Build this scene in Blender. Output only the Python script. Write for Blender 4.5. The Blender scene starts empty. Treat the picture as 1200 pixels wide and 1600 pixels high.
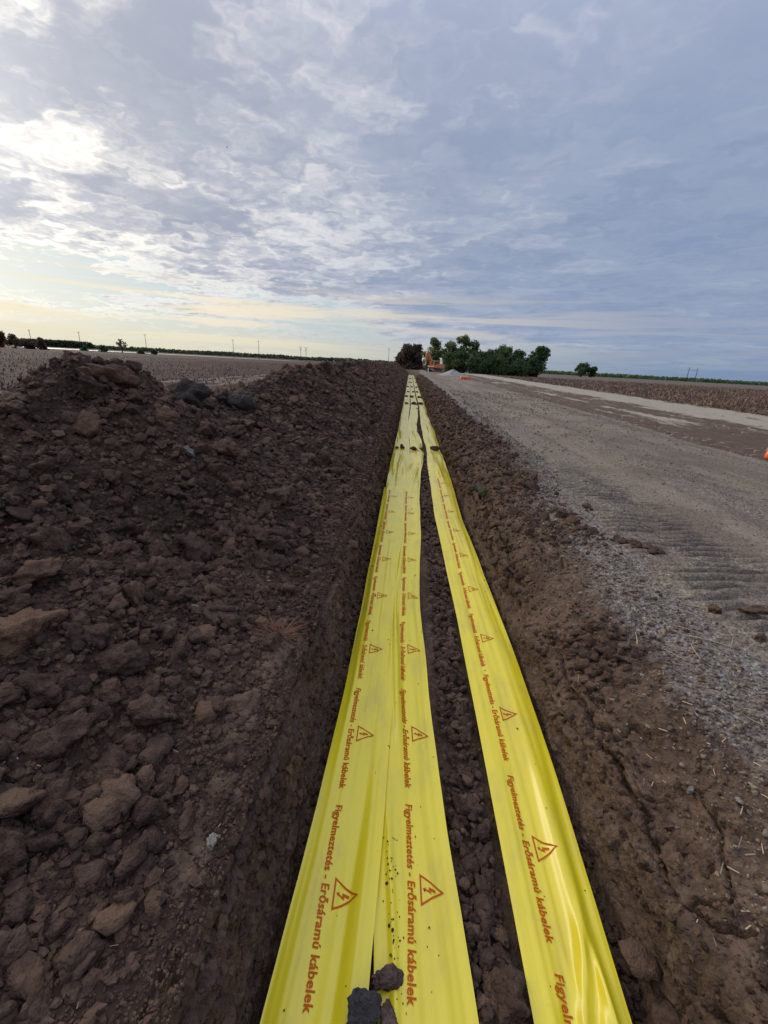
import bpy, math, random
import numpy as np
from mathutils import Matrix, Vector

random.seed(7)
RNG = np.random.default_rng(7)
S = bpy.context.scene
COL = S.collection
R = math.radians

# ------------------------------------------------------------------ camera
FPX, CX, CY = 661.0, 600.0, 800.0
EYE = np.array([0.0, 0.0, 1.30])
def _axes():
    vx, vy, roll = 641.0, 570.5, R(3.05)
    d = np.array([(vx-CX)/FPX, (vy-CY)/FPX, 1.0]); d /= np.linalg.norm(d)
    p = np.array([(vx+100*math.cos(roll)-CX)/FPX, (vy+100*math.sin(roll)-CY)/FPX, 1.0])
    r = p-d*(p@d); r /= np.linalg.norm(r)
    n = np.cross(d, r)
    return r, d, n
_r, _d, _n = _axes()
camd = bpy.data.cameras.new('camera')
camd.sensor_fit = 'VERTICAL'; camd.sensor_height = 36.0; camd.sensor_width = 27.0
camd.lens = 36.0*FPX/1600.0
camd.clip_start = 0.02; camd.clip_end = 20000
cam = bpy.data.objects.new('camera', camd); COL.objects.link(cam)
right = (_r[0], _d[0], -_n[0]); up = (-_r[1], -_d[1], _n[1]); back = (-_r[2], -_d[2], _n[2])
M4 = Matrix.Identity(4)
for i in range(3):
    M4[i][0] = right[i]; M4[i][1] = up[i]; M4[i][2] = back[i]; M4[i][3] = EYE[i]
cam.matrix_world = M4
S.camera = cam

# ------------------------------------------------------------------ node helper
class NT:
    def __init__(self, tree):
        self.t = tree; self.n = tree.nodes; self.l = tree.links
    def node(self, kind, **kw):
        nd = self.n.new(kind)
        for k, v in kw.items(): setattr(nd, k, v)
        return nd
    def put(self, sock, v):
        if isinstance(v, bpy.types.NodeSocket): self.l.new(v, sock)
        elif v is not None:
            if sock.type == 'RGBA' and len(v) == 3: v = (*v, 1.0)
            sock.default_value = v
    def math(self, op, a, b=None, c=None, clamp=False):
        nd = self.node('ShaderNodeMath', operation=op, use_clamp=clamp)
        self.put(nd.inputs[0], a); self.put(nd.inputs[1], b) if b is not None else None
        if c is not None: self.put(nd.inputs[2], c)
        return nd.outputs[0]
    def vmath(self, op, a, b=None, scale=None):
        nd = self.node('ShaderNodeVectorMath', operation=op)
        self.put(nd.inputs[0], a)
        if b is not None: self.put(nd.inputs[1], b)
        if scale is not None: self.put(nd.inputs['Scale'], scale)
        return nd.outputs['Value'] if op in ('DOT_PRODUCT', 'LENGTH') else nd.outputs[0]
    def mix(self, f, a, b, blend='MIX'):
        nd = self.node('ShaderNodeMix', data_type='RGBA', blend_type=blend)
        nd.clamp_factor = True
        self.put(nd.inputs[0], f); self.put(nd.inputs[6], a); self.put(nd.inputs[7], b)
        return nd.outputs[2]
    def noise(self, vec, scale, detail=4, rough=0.55, dist=0.0):
        nd = self.node('ShaderNodeTexNoise')
        self.put(nd.inputs['Vector'], vec); nd.inputs['Scale'].default_value = scale
        nd.inputs['Detail'].default_value = detail; nd.inputs['Roughness'].default_value = rough
        nd.inputs['Distortion'].default_value = dist
        return nd.outputs['Fac']
    def vor(self, vec, scale, feature='F1', out='Distance'):
        nd = self.node('ShaderNodeTexVoronoi', feature=feature)
        self.put(nd.inputs['Vector'], vec); nd.inputs['Scale'].default_value = scale
        return nd.outputs[out]
    def ss(self, v, a, b, lo=0.0, hi=1.0):
        nd = self.node('ShaderNodeMapRange', interpolation_type='SMOOTHSTEP')
        self.put(nd.inputs[0], v)
        for i, x in zip((1, 2, 3, 4), (a, b, lo, hi)): self.put(nd.inputs[i], x)
        return nd.outputs[0]
    def comb(self, x, y, z):
        nd = self.node('ShaderNodeCombineXYZ')
        for i, v in enumerate((x, y, z)): self.put(nd.inputs[i], v)
        return nd.outputs[0]
    def sep(self, v):
        nd = self.node('ShaderNodeSeparateXYZ'); self.put(nd.inputs[0], v)
        return nd.outputs
    def scale(self, v, s):
        nd = self.node('ShaderNodeVectorMath', operation='MULTIPLY')
        self.put(nd.inputs[0], v); nd.inputs[1].default_value = s
        return nd.outputs[0]

# ------------------------------------------------------------------ sky
SUN_AZ, SUN_EL = -52.0, 20.0          # degrees, azimuth from +Y towards +X
sd = (math.sin(R(SUN_AZ))*math.cos(R(SUN_EL)), math.cos(R(SUN_AZ))*math.cos(R(SUN_EL)), math.sin(R(SUN_EL)))
W = bpy.data.worlds.new('World'); S.world = W; W.use_nodes = True
W.node_tree.nodes.clear(); N = NT(W.node_tree)
def build_sky():
    out = N.node('ShaderNodeOutputWorld'); bg = N.node('ShaderNodeBackground')
    N.l.new(bg.outputs[0], out.inputs[0])
    sky = N.node('ShaderNodeTexSky', sky_type='NISHITA', sun_disc=False)
    sky.sun_elevation = R(SUN_EL); sky.sun_rotation = R(SUN_AZ)
    sky.air_density = 1.0; sky.dust_density = 1.5; sky.ozone_density = 1.5
    tc = N.node('ShaderNodeTexCoord')
    D = N.vmath('NORMALIZE', tc.outputs['Generated'])
    x, y, z0 = N.sep(D)
    z = N.math('MAXIMUM', z0, 0.0)
    c = N.math('MAXIMUM', N.vmath('DOT_PRODUCT', D, sd), 0.0)
    g_wide = N.math('POWER', c, 4.0)
    g_mid = N.math('POWER', c, 11.0)
    g_near = N.math('POWER', c, 40.0)
    h = N.math('ADD', z, 0.085)
    u = N.math('DIVIDE', x, h); v = N.math('DIVIDE', y, h)
    # cloud sheet coordinates, turned so that the sheet's rolls run from near left to far right
    ca, sa = math.cos(R(35)), math.sin(R(35))
    pu = N.math('SUBTRACT', N.math('MULTIPLY', u, ca), N.math('MULTIPLY', v, sa))
    pv = N.math('ADD', N.math('MULTIPLY', u, sa), N.math('MULTIPLY', v, ca))
    P = N.comb(pu, pv, 0.0)
    wn = N.node('ShaderNodeTexNoise'); N.put(wn.inputs['Vector'], N.scale(P, (1.3, 1.3, 1))); wn.inputs['Detail'].default_value = 3
    P = N.vmath('ADD', P, N.vmath('SCALE', N.vmath('SUBTRACT', wn.outputs['Color'], (.5, .5, .5)), scale=0.55))
    n_big = N.noise(N.scale(P, (0.50, 0.62, 1)), 1.0, 3, 0.5)
    n_mid = N.noise(N.scale(P, (1.6, 2.1, 1)), 1.0, 6, 0.58)
    n_fine = N.noise(N.scale(P, (4.6, 5.8, 1)), 1.0, 5, 0.50)
    dens = N.math('ADD', N.math('ADD', N.math('MULTIPLY', n_big, 0.75), N.math('MULTIPLY', n_mid, 0.80)), N.math('MULTIPLY', n_fine, 0.62))
    az = N.math('DIVIDE', x, N.math('ADD', N.math('ABSOLUTE', y), 0.25))
    side = N.ss(az, -0.60, 0.42)
    dens = N.math('ADD', dens, N.math('ADD', N.math('MULTIPLY', side, 0.16), N.math('MULTIPLY', N.ss(z, 0.5, 0.9), 0.10)))
    # open band low towards the sun
    edge = N.ss(z, N.math('ADD', 0.125, N.math('MULTIPLY', side, -0.10)), N.math('ADD', 0.19, N.math('MULTIPLY', side, -0.11)))
    dens2 = N.math('ADD', dens, N.math('MULTIPLY', N.math('SUBTRACT', edge, 1.0), 0.24))
    cover = N.ss(dens2, 0.84, 1.0)
    thick = N.ss(dens2, 0.82, 1.26)
    clear = N.vmath('MULTIPLY', sky.outputs[0], (0.085, 0.085, 0.085))
    clear = N.mix(0.78, clear, (0.43, 0.53, 0.60))
    clear = N.mix(N.math('MULTIPLY', g_wide, 0.40), clear, (0.62, 0.72, 0.71))
    body = N.mix(N.ss(n_mid, 0.36, 0.66), (0.53, 0.545, 0.625), (0.27, 0.315, 0.44))
    body = N.mix(N.math('MULTIPLY', side, 0.85), body, (0.215, 0.293, 0.445))
    body = N.mix(N.math('MULTIPLY', N.ss(z, 0.25, 0.60), 0.6), body, (0.40, 0.44, 0.60))
    body = N.mix(N.math('MULTIPLY', N.ss(n_fine, 0.40, 0.68), 0.30), body, (0.34, 0.40, 0.53))
    body = N.mix(N.math('MULTIPLY', g_wide, 0.50), body, (0.53, 0.53, 0.545))
    thin = N.math('POWER', N.math('SUBTRACT', 1.0, thick), 1.25)
    lit = N.math('MULTIPLY', thin, N.math('ADD', N.math('ADD', 0.10, N.math('MULTIPLY', g_wide, 0.80)), N.math('MULTIPLY', g_near, 0.65)))
    cl = N.vmath('ADD', body, N.vmath('SCALE', (1.0, 0.89, 0.62), scale=lit))
    cl = N.vmath('SCALE', cl, scale=N.math('ADD', 1.0, N.math('MULTIPLY', N.ss(z, 0.45, 1.0), 1.45)))
    cl = N.vmath('ADD', cl, N.vmath('SCALE', (1.0, 0.95, 0.83), scale=N.math('MULTIPLY', g_near, 0.42)))
    col = N.mix(cover, clear, cl)
    # low streaks of thin cloud near the horizon
    st = N.noise(N.comb(N.math('MULTIPLY', az, 2.6), N.math('MULTIPLY', z, 48.0), 3.7), 1.0, 5, 0.55, 0.6)
    stm = N.math('MULTIPLY', N.ss(st, 0.45, 0.60), N.math('MULTIPLY', N.ss(z, 0.005, 0.03), N.ss(z, 0.17, 0.09)))
    stc = N.mix(N.ss(az, -0.45, 0.50), (0.90, 0.80, 0.60), (0.31, 0.355, 0.455))
    col = N.mix(N.math('MULTIPLY', stm, 0.85), col, stc)
    # horizon air
    hz = N.ss(z, 0.080, -0.005)
    hcol = N.mix(N.ss(az, -0.45, 0.55), (0.72, 0.68, 0.50), (0.165, 0.245, 0.385))
    col = N.mix(N.math('MULTIPLY', hz, 0.85), col, hcol)
    col = N.mix(N.ss(z0, 0.0, -0.02), col, (0.10, 0.085, 0.075))
    N.l.new(col, bg.inputs[0]); bg.inputs[1].default_value = 1.0
build_sky()
sunl = bpy.data.lights.new('sun', 'SUN'); sunl.energy = 2.3; sunl.angle = R(40); sunl.color = (1.0, 0.93, 0.80)
sun = bpy.data.objects.new('sun', sunl); COL.objects.link(sun)
sun.rotation_euler = Vector(sd).to_track_quat('Z', 'Y').to_euler()
S.view_settings.view_transform = 'Standard'; S.view_settings.look = 'None'
S.view_settings.exposure = 0.1; S.view_settings.gamma = 1.0; S.view_settings.use_curve_mapping = False
S.render.engine = 'CYCLES'
S.cycles.max_bounces = 6; S.cycles.transparent_max_bounces = 8

# ------------------------------------------------------------------ numpy noise
def _hash(ix, iy, seed):
    h = (ix.astype(np.int64)*374761393 + iy.astype(np.int64)*668265263 + seed*1442695041) & 0xffffffff
    h = ((h ^ (h >> 13))*1274126177) & 0xffffffff
    h = ((h ^ (h >> 16))*2246822519) & 0xffffffff
    return h ^ (h >> 15)
def gnoise(x, y, seed=0):
    x = np.asarray(x, float); y = np.asarray(y, float)
    ix = np.floor(x); iy = np.floor(y); fx = x-ix; fy = y-iy
    ux = fx*fx*fx*(fx*(fx*6-15)+10); uy = fy*fy*fy*(fy*(fy*6-15)+10)
    r = []
    for dx, dy in ((0, 0), (1, 0), (0, 1), (1, 1)):
        a = _hash(ix+dx, iy+dy, seed)*(2*math.pi/4294967296.0)
        r.append(np.cos(a)*(fx-dx)+np.sin(a)*(fy-dy))
    return ((r[0]*(1-ux)+r[1]*ux)*(1-uy)+(r[2]*(1-ux)+r[3]*ux)*uy)*1.45
def fbm(x, y, octv=4, seed=0, gain=0.5, ridged=False, billow=False):
    t = 0; a = 1.0; s = 0; f = 1.0
    for o in range(octv):
        n = gnoise(x*f+17.3*o, y*f-9.1*o, seed+o)
        if ridged: n = 1-2*np.abs(n)
        if billow: n = 2*np.abs(n)-0.6
        t = t+a*n; s += a; a *= gain; f *= 2.03
    return t/s
def worley(x, y, seed=0):
    x = np.asarray(x, float); y = np.asarray(y, float)
    ix = np.floor(x); iy = np.floor(y)
    d1 = np.full(x.shape, 9.0); d2 = np.full(x.shape, 9.0); idv = np.zeros(x.shape)
    for dx in (-1, 0, 1):
        for dy in (-1, 0, 1):
            cx = ix+dx; cy = iy+dy
            h = _hash(cx, cy, seed); px = cx+(h & 0xffff)/65536.0; py = cy+((h >> 16) & 0xffff)/65536.0
            d = np.hypot(x-px, y-py); m = d < d1
            d2 = np.where(m, d1, np.minimum(d2, d)); idv = np.where(m, (h % 997)/997.0, idv); d1 = np.where(m, d, d1)
    return d1, d2, idv
def sst(v, a, b):
    t = np.clip((np.asarray(v, float)-a)/(b-a), 0, 1); return t*t*(3-2*t)

# ------------------------------------------------------------------ object helpers
def tag(o, label=None, cat=None, group=None, kind=None):
    if label: o['label'] = label
    if cat: o['category'] = cat
    if group: o['group'] = group
    if kind: o['kind'] = kind
    return o
def mesh_np(name, V, F, mat=None, smooth=True, attrs=None):
    """V (n,3); F (m,k) one polygon size."""
    V = np.ascontiguousarray(V, np.float32); F = np.ascontiguousarray(F, np.int32)
    me = bpy.data.meshes.new(name); k = F.shape[1]
    me.vertices.add(len(V)); me.vertices.foreach_set('co', V.ravel())
    me.loops.add(F.size); me.loops.foreach_set('vertex_index', F.ravel())
    me.polygons.add(len(F)); me.polygons.foreach_set('loop_start', np.arange(0, F.size, k, dtype=np.int32))
    me.polygons.foreach_set('loop_total', np.full(len(F), k, np.int32))
    me.polygons.foreach_set('use_smooth', np.full(len(F), smooth))
    for an, av in (attrs or {}).items():
        at = me.attributes.new(an, 'FLOAT', 'POINT'); at.data.foreach_set('value', np.ascontiguousarray(av, np.float32).ravel())
    me.update(calc_edges=True); me.validate()
    if mat: me.materials.append(mat)
    return me
def link(name, me, parent=None, loc=None):
    o = bpy.data.objects.new(name, me); COL.objects.link(o)
    if parent: o.parent = parent
    if loc is not None: o.location = loc
    return o
def empty(name, loc=(0, 0, 0), rz=0.0):
    o = bpy.data.objects.new(name, None); COL.objects.link(o); o.location = loc; o.rotation_euler = (0, 0, rz)
    o.empty_display_size = 0.2
    return o
def grid_faces(ny, nx):
    i = np.arange(ny-1)[:, None]*nx+np.arange(nx-1)[None, :]
    return np.stack([i, i+1, i+nx+1, i+nx], -1).reshape(-1, 4)
class MB:
    def __init__(self): self.v = []; self.f = []
    def box(self, c, s, rot=None, taper=1.0):
        b = len(self.v); c = Vector(c)
        for z in (-1, 1):
            for x, y in ((-1, -1), (1, -1), (1, 1), (-1, 1)):
                k = taper if z > 0 else 1.0
                p = Vector((x*s[0]/2*k, y*s[1]/2*k, z*s[2]/2))
                if rot is not None: p = rot @ p
                self.v.append(tuple(c+p))
        for q in ((0, 3, 2, 1), (4, 5, 6, 7), (0, 1, 5, 4), (1, 2, 6, 5), (2, 3, 7, 6), (3, 0, 4, 7)): self.f.append(tuple(b+i for i in q))
        return self
    def prism(self, pts, y0, y1):
        """pts (x,z) outline extruded along y"""
        b = len(self.v); n = len(pts)
        for yy in (y0, y1):
            for x, z in pts: self.v.append((x, yy, z))
        self.f.append(tuple(b+i for i in range(n))); self.f.append(tuple(b+n+i for i in reversed(range(n))))
        for i in range(n): j = (i+1) % n; self.f.append((b+j, b+i, b+n+i, b+n+j))
        return self
    def tube(self, pts, rad, n=8, cap=True):
        pts = [Vector(p) for p in pts]; rad = rad if hasattr(rad, '__len__') else [rad]*len(pts); b = len(self.v)
        for i, p in enumerate(pts):
            t = (pts[min(i+1, len(pts)-1)]-pts[max(i-1, 0)]).normalized()
            a = t.orthogonal().normalized(); c = t.cross(a)
            for k in range(n):
                th = 2*math.pi*k/n; self.v.append(tuple(p+(a*math.cos(th)+c*math.sin(th))*rad[i]))
        for i in range(len(pts)-1):
            for k in range(n):
                q = b+i*n+k; w = b+i*n+(k+1) % n; self.f.append((q, w, w+n, q+n))
        if cap: self.f.append(tuple(b+k for k in reversed(range(n)))); self.f.append(tuple(b+(len(pts)-1)*n+k for k in range(n)))
        return self
    def build(self, name, mat, parent=None, loc=None, smooth=False, bevel=0.0):
        me = bpy.data.meshes.new(name); me.from_pydata(self.v, [], self.f); me.update()
        if smooth: me.polygons.foreach_set('use_smooth', [True]*len(me.polygons))
        me.materials.append(mat); o = link(name, me, parent, loc)
        if bevel:
            m = o.modifiers.new('bevel', 'BEVEL'); m.width = bevel; m.segments = 2; m.limit_method = 'ANGLE'
        return o

# ------------------------------------------------------------------ materials
def new_mat(name):
    m = bpy.data.materials.new(name); m.use_nodes = True; t = m.node_tree; t.nodes.clear(); n = NT(t)
    out = n.node('ShaderNodeOutputMaterial'); b = n.node('ShaderNodeBsdfPrincipled'); n.l.new(b.outputs[0], out.inputs[0])
    return m, n, b, out
def simple(name, col, rough=0.6, spec=0.4, var=0.0, scale=6.0, metal=0.0):
    m, n, b, _ = new_mat(name)
    b.inputs['Roughness'].default_value = rough; b.inputs['Specular IOR Level'].default_value = spec; b.inputs['Metallic'].default_value = metal
    if var:
        tc = n.node('ShaderNodeTexCoord'); f = n.noise(tc.outputs['Object'], scale, 5, 0.6)
        k = n.math('ADD', 1-var, n.math('MULTIPLY', f, 2*var))
        n.l.new(n.vmath('SCALE', col, scale=k), b.inputs['Base Color'])
    else: b.inputs['Base Color'].default_value = (*col, 1)
    return m
def bump(n, b, pairs):
    prev = None
    for hsock, strength, dist in pairs:
        bp = n.node('ShaderNodeBump'); bp.inputs['Strength'].default_value = strength; bp.inputs['Distance'].default_value = dist
        n.l.new(hsock, bp.inputs['Height'])
        if prev is not None: n.l.new(prev, bp.inputs['Normal'])
        prev = bp.outputs[0]
    n.l.new(prev, b.inputs['Normal'])
def soil_mat(name, dark, mid, pale, gravel=False, clod=False, fine=1.0):
    m, n, b, _ = new_mat(name)
    geo = n.node('ShaderNodeNewGeometry'); P = geo.outputs['Position']
    a = n.noise(P, 1.7, 4, 0.6); c = n.noise(P, 13.0, 5, 0.62); d = n.noise(P, 95.0, 4, 0.6)
    col = n.mix(n.ss(a, 0.35, 0.66), dark, mid)
    col = n.mix(n.math('MULTIPLY', n.ss(c, 0.46, 0.74), 0.55), col, pale)
    col = n.mix(n.math('MULTIPLY', n.ss(d, 0.40, 0.30), 0.45), col, tuple(x*0.6 for x in dark))
    col = n.mix(n.math('MULTIPLY', n.ss(d, 0.62, 0.78), 0.35), col, tuple(x*1.6 for x in pale))
    vcol = n.sep(n.vor(P, 60.0, 'F1', 'Color'))[0]
    col = n.vmath('SCALE', col, scale=n.math('ADD', 0.74, n.math('MULTIPLY', vcol, 0.52)))
    if clod:
        oi = n.node('ShaderNodeObjectInfo')
        rnd = n.math('FRACT', n.math('ADD', geo.outputs['Random Per Island'], oi.outputs['Random']))
        col = n.mix(n.math('MULTIPLY', n.ss(rnd, 0.62, 1.0), 0.8), col, n.mix(n.math('FRACT', n.math('MULTIPLY', rnd, 7.3)), pale, (pale[0]*1.10, pale[1]*0.98, pale[2]*0.90)))
        col = n.mix(n.math('MULTIPLY', n.ss(rnd, 0.22, 0.0), 0.7), col, dark)
    if gravel:
        at = n.node('ShaderNodeAttribute', attribute_name='gravel')
        vc = n.vor(P, 75.0, 'F1', 'Color'); vs = n.sep(vc)[0]
        g = n.mix(vs, (0.105, 0.085, 0.068), (0.235, 0.198, 0.163))
        g = n.mix(n.ss(n.sep(vc)[1], 0.8, 0.95), g, (0.32, 0.287, 0.25))
        g = n.mix(n.math('MULTIPLY', n.ss(c, 0.5, 0.72), 0.5), g, (0.14, 0.105, 0.08))
        gm = n.ss(n.math('ADD', at.outputs['Fac'], n.math('MULTIPLY', n.math('SUBTRACT', c, 0.5), 2.0)), 0.32, 0.85)
        col = n.mix(gm, col, g)
    n.l.new(col, b.inputs['Base Color'])
    b.inputs['Roughness'].default_value = 0.95; b.inputs['Specular IOR Level'].default_value = 0.18
    v1 = n.vor(n.vmath('ADD', P, n.vmath('SCALE', (1, 1, 1), scale=n.math('MULTIPLY', c, 0.03))), 48.0*fine)
    v2 = n.vor(P, 130.0*fine)
    hh = n.math('ADD', n.math('MULTIPLY', d, 0.8), n.math('MULTIPLY', v2, -0.5))
    if clod: bump(n, b, [(c, 0.6, 0.02), (n.math('MULTIPLY', v1, -1.0), 0.5, 0.012), (hh, 0.9, 0.008)])
    else: bump(n, b, [(c, 0.6, 0.03), (n.math('MULTIPLY', v1, -1.0), 0.55, 0.014), (hh, 0.8, 0.007)])
    return m
M = {}
M['heap'] = soil_mat('heap_soil', (0.0396, 0.0232, 0.0149), (0.0624, 0.0376, 0.0246), (0.0952, 0.0580, 0.0368))
M['clod'] = soil_mat('clod_soil', (0.0583, 0.0352, 0.0240), (0.0979, 0.0601, 0.0400), (0.1492, 0.0921, 0.0586), clod=True)
M['trench'] = soil_mat('bank_soil', (0.0745, 0.0464, 0.0304), (0.1258, 0.0792, 0.0517), (0.1806, 0.1182, 0.0774), gravel=True)
M['stone'] = soil_mat('gravel_stone', (0.1208, 0.0902, 0.0638), (0.2100, 0.1634, 0.1186), (0.3045, 0.2422, 0.1760), clod=True)
M['straw'] = simple('dry_straw', (0.38, 0.295, 0.18), 0.7, 0.3, 0.3, 30)

def road_mat():
    m, n, b, _ = new_mat('road_gravel')
    geo = n.node('ShaderNodeNewGeometry'); P = geo.outputs['Position']
    at = n.node('ShaderNodeAttribute', attribute_name='worn'); w = at.outputs['Fac']
    lane = n.noise(n.scale(P, (2.6, 0.10, 1)), 1.0, 5, 0.6, 0.3)
    a = n.noise(P, 0.9, 5, 0.6); c = n.noise(P, 11.0, 5, 0.6); d = n.noise(P, 120.0, 3, 0.6)
    vc = n.sep(n.vor(P, 62.0, 'F1', 'Color'))
    g = n.mix(vc[0], (0.093, 0.072, 0.053), (0.295, 0.239, 0.177))
    g = n.mix(n.math('MULTIPLY', n.sep(n.vor(P, 24.0, 'F1', 'Color'))[0], 0.5), g, (0.074, 0.058, 0.042))
    g = n.mix(n.ss(vc[1], 0.86, 0.97), g, (0.360, 0.304, 0.231))
    fines = n.mix(c, (0.191, 0.147, 0.104), (0.288, 0.232, 0.168))
    f = n.math('ADD', n.math('MULTIPLY', n.ss(lane, 0.42, 0.66), 0.58), n.math('MULTIPLY', w, 0.3), clamp=True)
    col = n.mix(f, g, fines)
    col = n.mix(n.math('MULTIPLY', n.ss(a, 0.52, 0.36), 0.55), col, (0.115, 0.083, 0.057))
    col = n.mix(n.math('MULTIPLY', n.ss(d, 0.42, 0.28), 0.5), col, (0.072, 0.058, 0.046))
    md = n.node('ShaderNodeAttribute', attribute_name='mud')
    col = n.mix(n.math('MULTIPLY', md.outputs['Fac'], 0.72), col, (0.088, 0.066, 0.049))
    rut = n.noise(n.scale(P, (1.9, 0.07, 1)), 1.0, 4, 0.55, 0.4)
    col = n.mix(n.math('MULTIPLY', n.ss(rut, 0.50, 0.40), 0.55), col, (0.120, 0.094, 0.073))
    n.l.new(col, b.inputs['Base Color'])
    b.inputs['Roughness'].default_value = 0.92; b.inputs['Specular IOR Level'].default_value = 0.2
    v1 = n.vor(P, 62.0); v2 = n.vor(P, 150.0)
    v0 = n.vor(P, 26.0)
    bump(n, b, [(c, 0.6, 0.03), (n.math('MULTIPLY', v0, -1.0), 0.5, 0.018), (n.math('MULTIPLY', v1, -1.0), 0.8, 0.012), (n.math('ADD', n.math('MULTIPLY', v2, -0.6), d), 0.5, 0.005)])
    return m
M['road'] = road_mat()

def field_mat():
    m, n, b, _ = new_mat('field_soil')
    geo = n.node('ShaderNodeNewGeometry'); P = geo.outputs['Position']; x, y, z = n.sep(P)
    side = n.ss(x, -1.0, 4.0)
    rows = n.noise(n.scale(P, (1.4, 0.05, 1)), 1.0, 4, 0.6, 0.2)
    a = n.noise(P, 0.25, 5, 0.6); c = n.noise(P, 4.0, 6, 0.65); d = n.noise(P, 28.0, 4, 0.6)
    left = n.mix(n.ss(c, 0.38, 0.64), (0.043, 0.025, 0.017), (0.078, 0.047, 0.033))
    left = n.mix(n.math('MULTIPLY', n.ss(rows, 0.52, 0.7), 0.45), left, (0.105, 0.068, 0.047))
    rt = n.mix(n.ss(c, 0.38, 0.62), (0.080, 0.058, 0.046), (0.165, 0.126, 0.098))
    rt = n.mix(n.math('MULTIPLY', n.ss(d, 0.60, 0.72), 0.55), rt, (0.34, 0.28, 0.20))
    trk = n.math('MULTIPLY', n.ss(x, -12.4, -11.4), n.ss(x, -8.4, -9.6)); trk = n.math('MULTIPLY', trk, n.ss(n.noise(n.scale(P, (2.2, .25, 1)), 1.0, 5, .65), .42, .60))
    left = n.mix(n.math('MULTIPLY', trk, 0.85), left, (0.23, 0.178, 0.138))
    col = n.mix(side, left, rt)
    col = n.mix(n.math('MULTIPLY', n.ss(a, 0.5, 0.7), 0.35), col, (0.15, 0.108, 0.08))
    n.l.new(col, b.inputs['Base Color']); b.inputs['Roughness'].default_value = 0.95; b.inputs['Specular IOR Level'].default_value = 0.15
    bump(n, b, [(c, 0.8, 0.12), (d, 0.6, 0.03)])
    return m
M['field'] = field_mat()
def strip_mat():
    m, n, b, _ = new_mat('straw_litter_soil')
    geo = n.node('ShaderNodeNewGeometry'); P = geo.outputs['Position']
    at = n.node('ShaderNodeAttribute', attribute_name='straw'); s = at.outputs['Fac']
    lanes = n.noise(n.scale(P, (1.3, 0.22, 1)), 1.0, 6, 0.66, 0.35); c = n.noise(P, 7.0, 6, 0.7); d = n.noise(P, 45.0, 4, 0.6)
    soil = n.mix(c, (0.060, 0.038, 0.027), (0.145, 0.100, 0.071))
    pale = n.mix(c, (0.24, 0.20, 0.15), (0.40, 0.345, 0.265))
    pale = n.mix(n.math('MULTIPLY', n.ss(d, 0.45, 0.3), 0.6), pale, (0.17, 0.145, 0.09))
    k = n.math('ADD', n.math('ADD', s, n.math('MULTIPLY', n.math('SUBTRACT', lanes, 0.5), 2.4)), n.math('MULTIPLY', n.math('SUBTRACT', d, 0.5), 0.5))
    n.l.new(n.mix(n.ss(k, 0.40, 0.62), soil, pale), b.inputs['Base Color'])
    b.inputs['Roughness'].default_value = 0.95; b.inputs['Specular IOR Level'].default_value = 0.15
    bump(n, b, [(c, 0.8, 0.05), (d, 0.6, 0.02)])
    return m
M['strip'] = strip_mat()

def tape_mat():
    m, n, b, out = new_mat('yellow_film')
    geo = n.node('ShaderNodeNewGeometry'); P = geo.outputs['Position']
    c = n.noise(n.scale(P, (9, 2.0, 1)), 1.0, 4, 0.55); dirt = n.noise(P, 38.0, 6, 0.7); dd = n.noise(P, 3.0, 3, 0.5)
    col = n.mix(c, (0.90, 0.69, 0.016), (0.94, 0.76, 0.024))
    dust = n.noise(n.scale(P, (7, 2.5, 7)), 1.0, 6, 0.65)
    col = n.mix(n.math('MULTIPLY', n.ss(dust, 0.46, 0.74), 0.30), col, (0.34, 0.25, 0.11))
    dm = n.math('MULTIPLY', n.ss(dirt, 0.60, 0.78), n.ss(dd, 0.42, 0.7))
    col = n.mix(n.math('MULTIPLY', dm, 0.35), col, (0.30, 0.24, 0.08))
    n.l.new(col, b.inputs['Base Color'])
    n.l.new(n.ss(dd, 0.3, 0.75, 0.32, 0.45), b.inputs['Roughness']); b.inputs['Specular IOR Level'].default_value = 0.36
    b.inputs['Coat Weight'].default_value = 1.0; b.inputs['Coat Roughness'].default_value = 0.27; b.inputs['Coat IOR'].default_value = 1.46
    f = n.noise(n.scale(P, (60, 14, 60)), 1.0, 3, 0.5)
    bump(n, b, [(f, 0.05, 0.002)])
    tr = n.node('ShaderNodeBsdfTranslucent'); n.l.new(col, tr.inputs[0])
    tp = n.node('ShaderNodeBsdfTransparent'); tp.inputs[0].default_value = (0.92, 0.80, 0.06, 1)
    m1 = n.node('ShaderNodeMixShader'); m1.inputs[0].default_value = 0.10; n.l.new(b.outputs[0], m1.inputs[1]); n.l.new(tr.outputs[0], m1.inputs[2])
    m2 = n.node('ShaderNodeMixShader'); m2.inputs[0].default_value = 0.05; n.l.new(m1.outputs[0], m2.inputs[1]); n.l.new(tp.outputs[0], m2.inputs[2])
    n.l.new(m2.outputs[0], out.inputs[0])
    return m
M['tape'] = tape_mat()
M['print'] = simple('red_print', (0.50, 0.098, 0.006), 0.6, 0.12, 0.12, 40)

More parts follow.
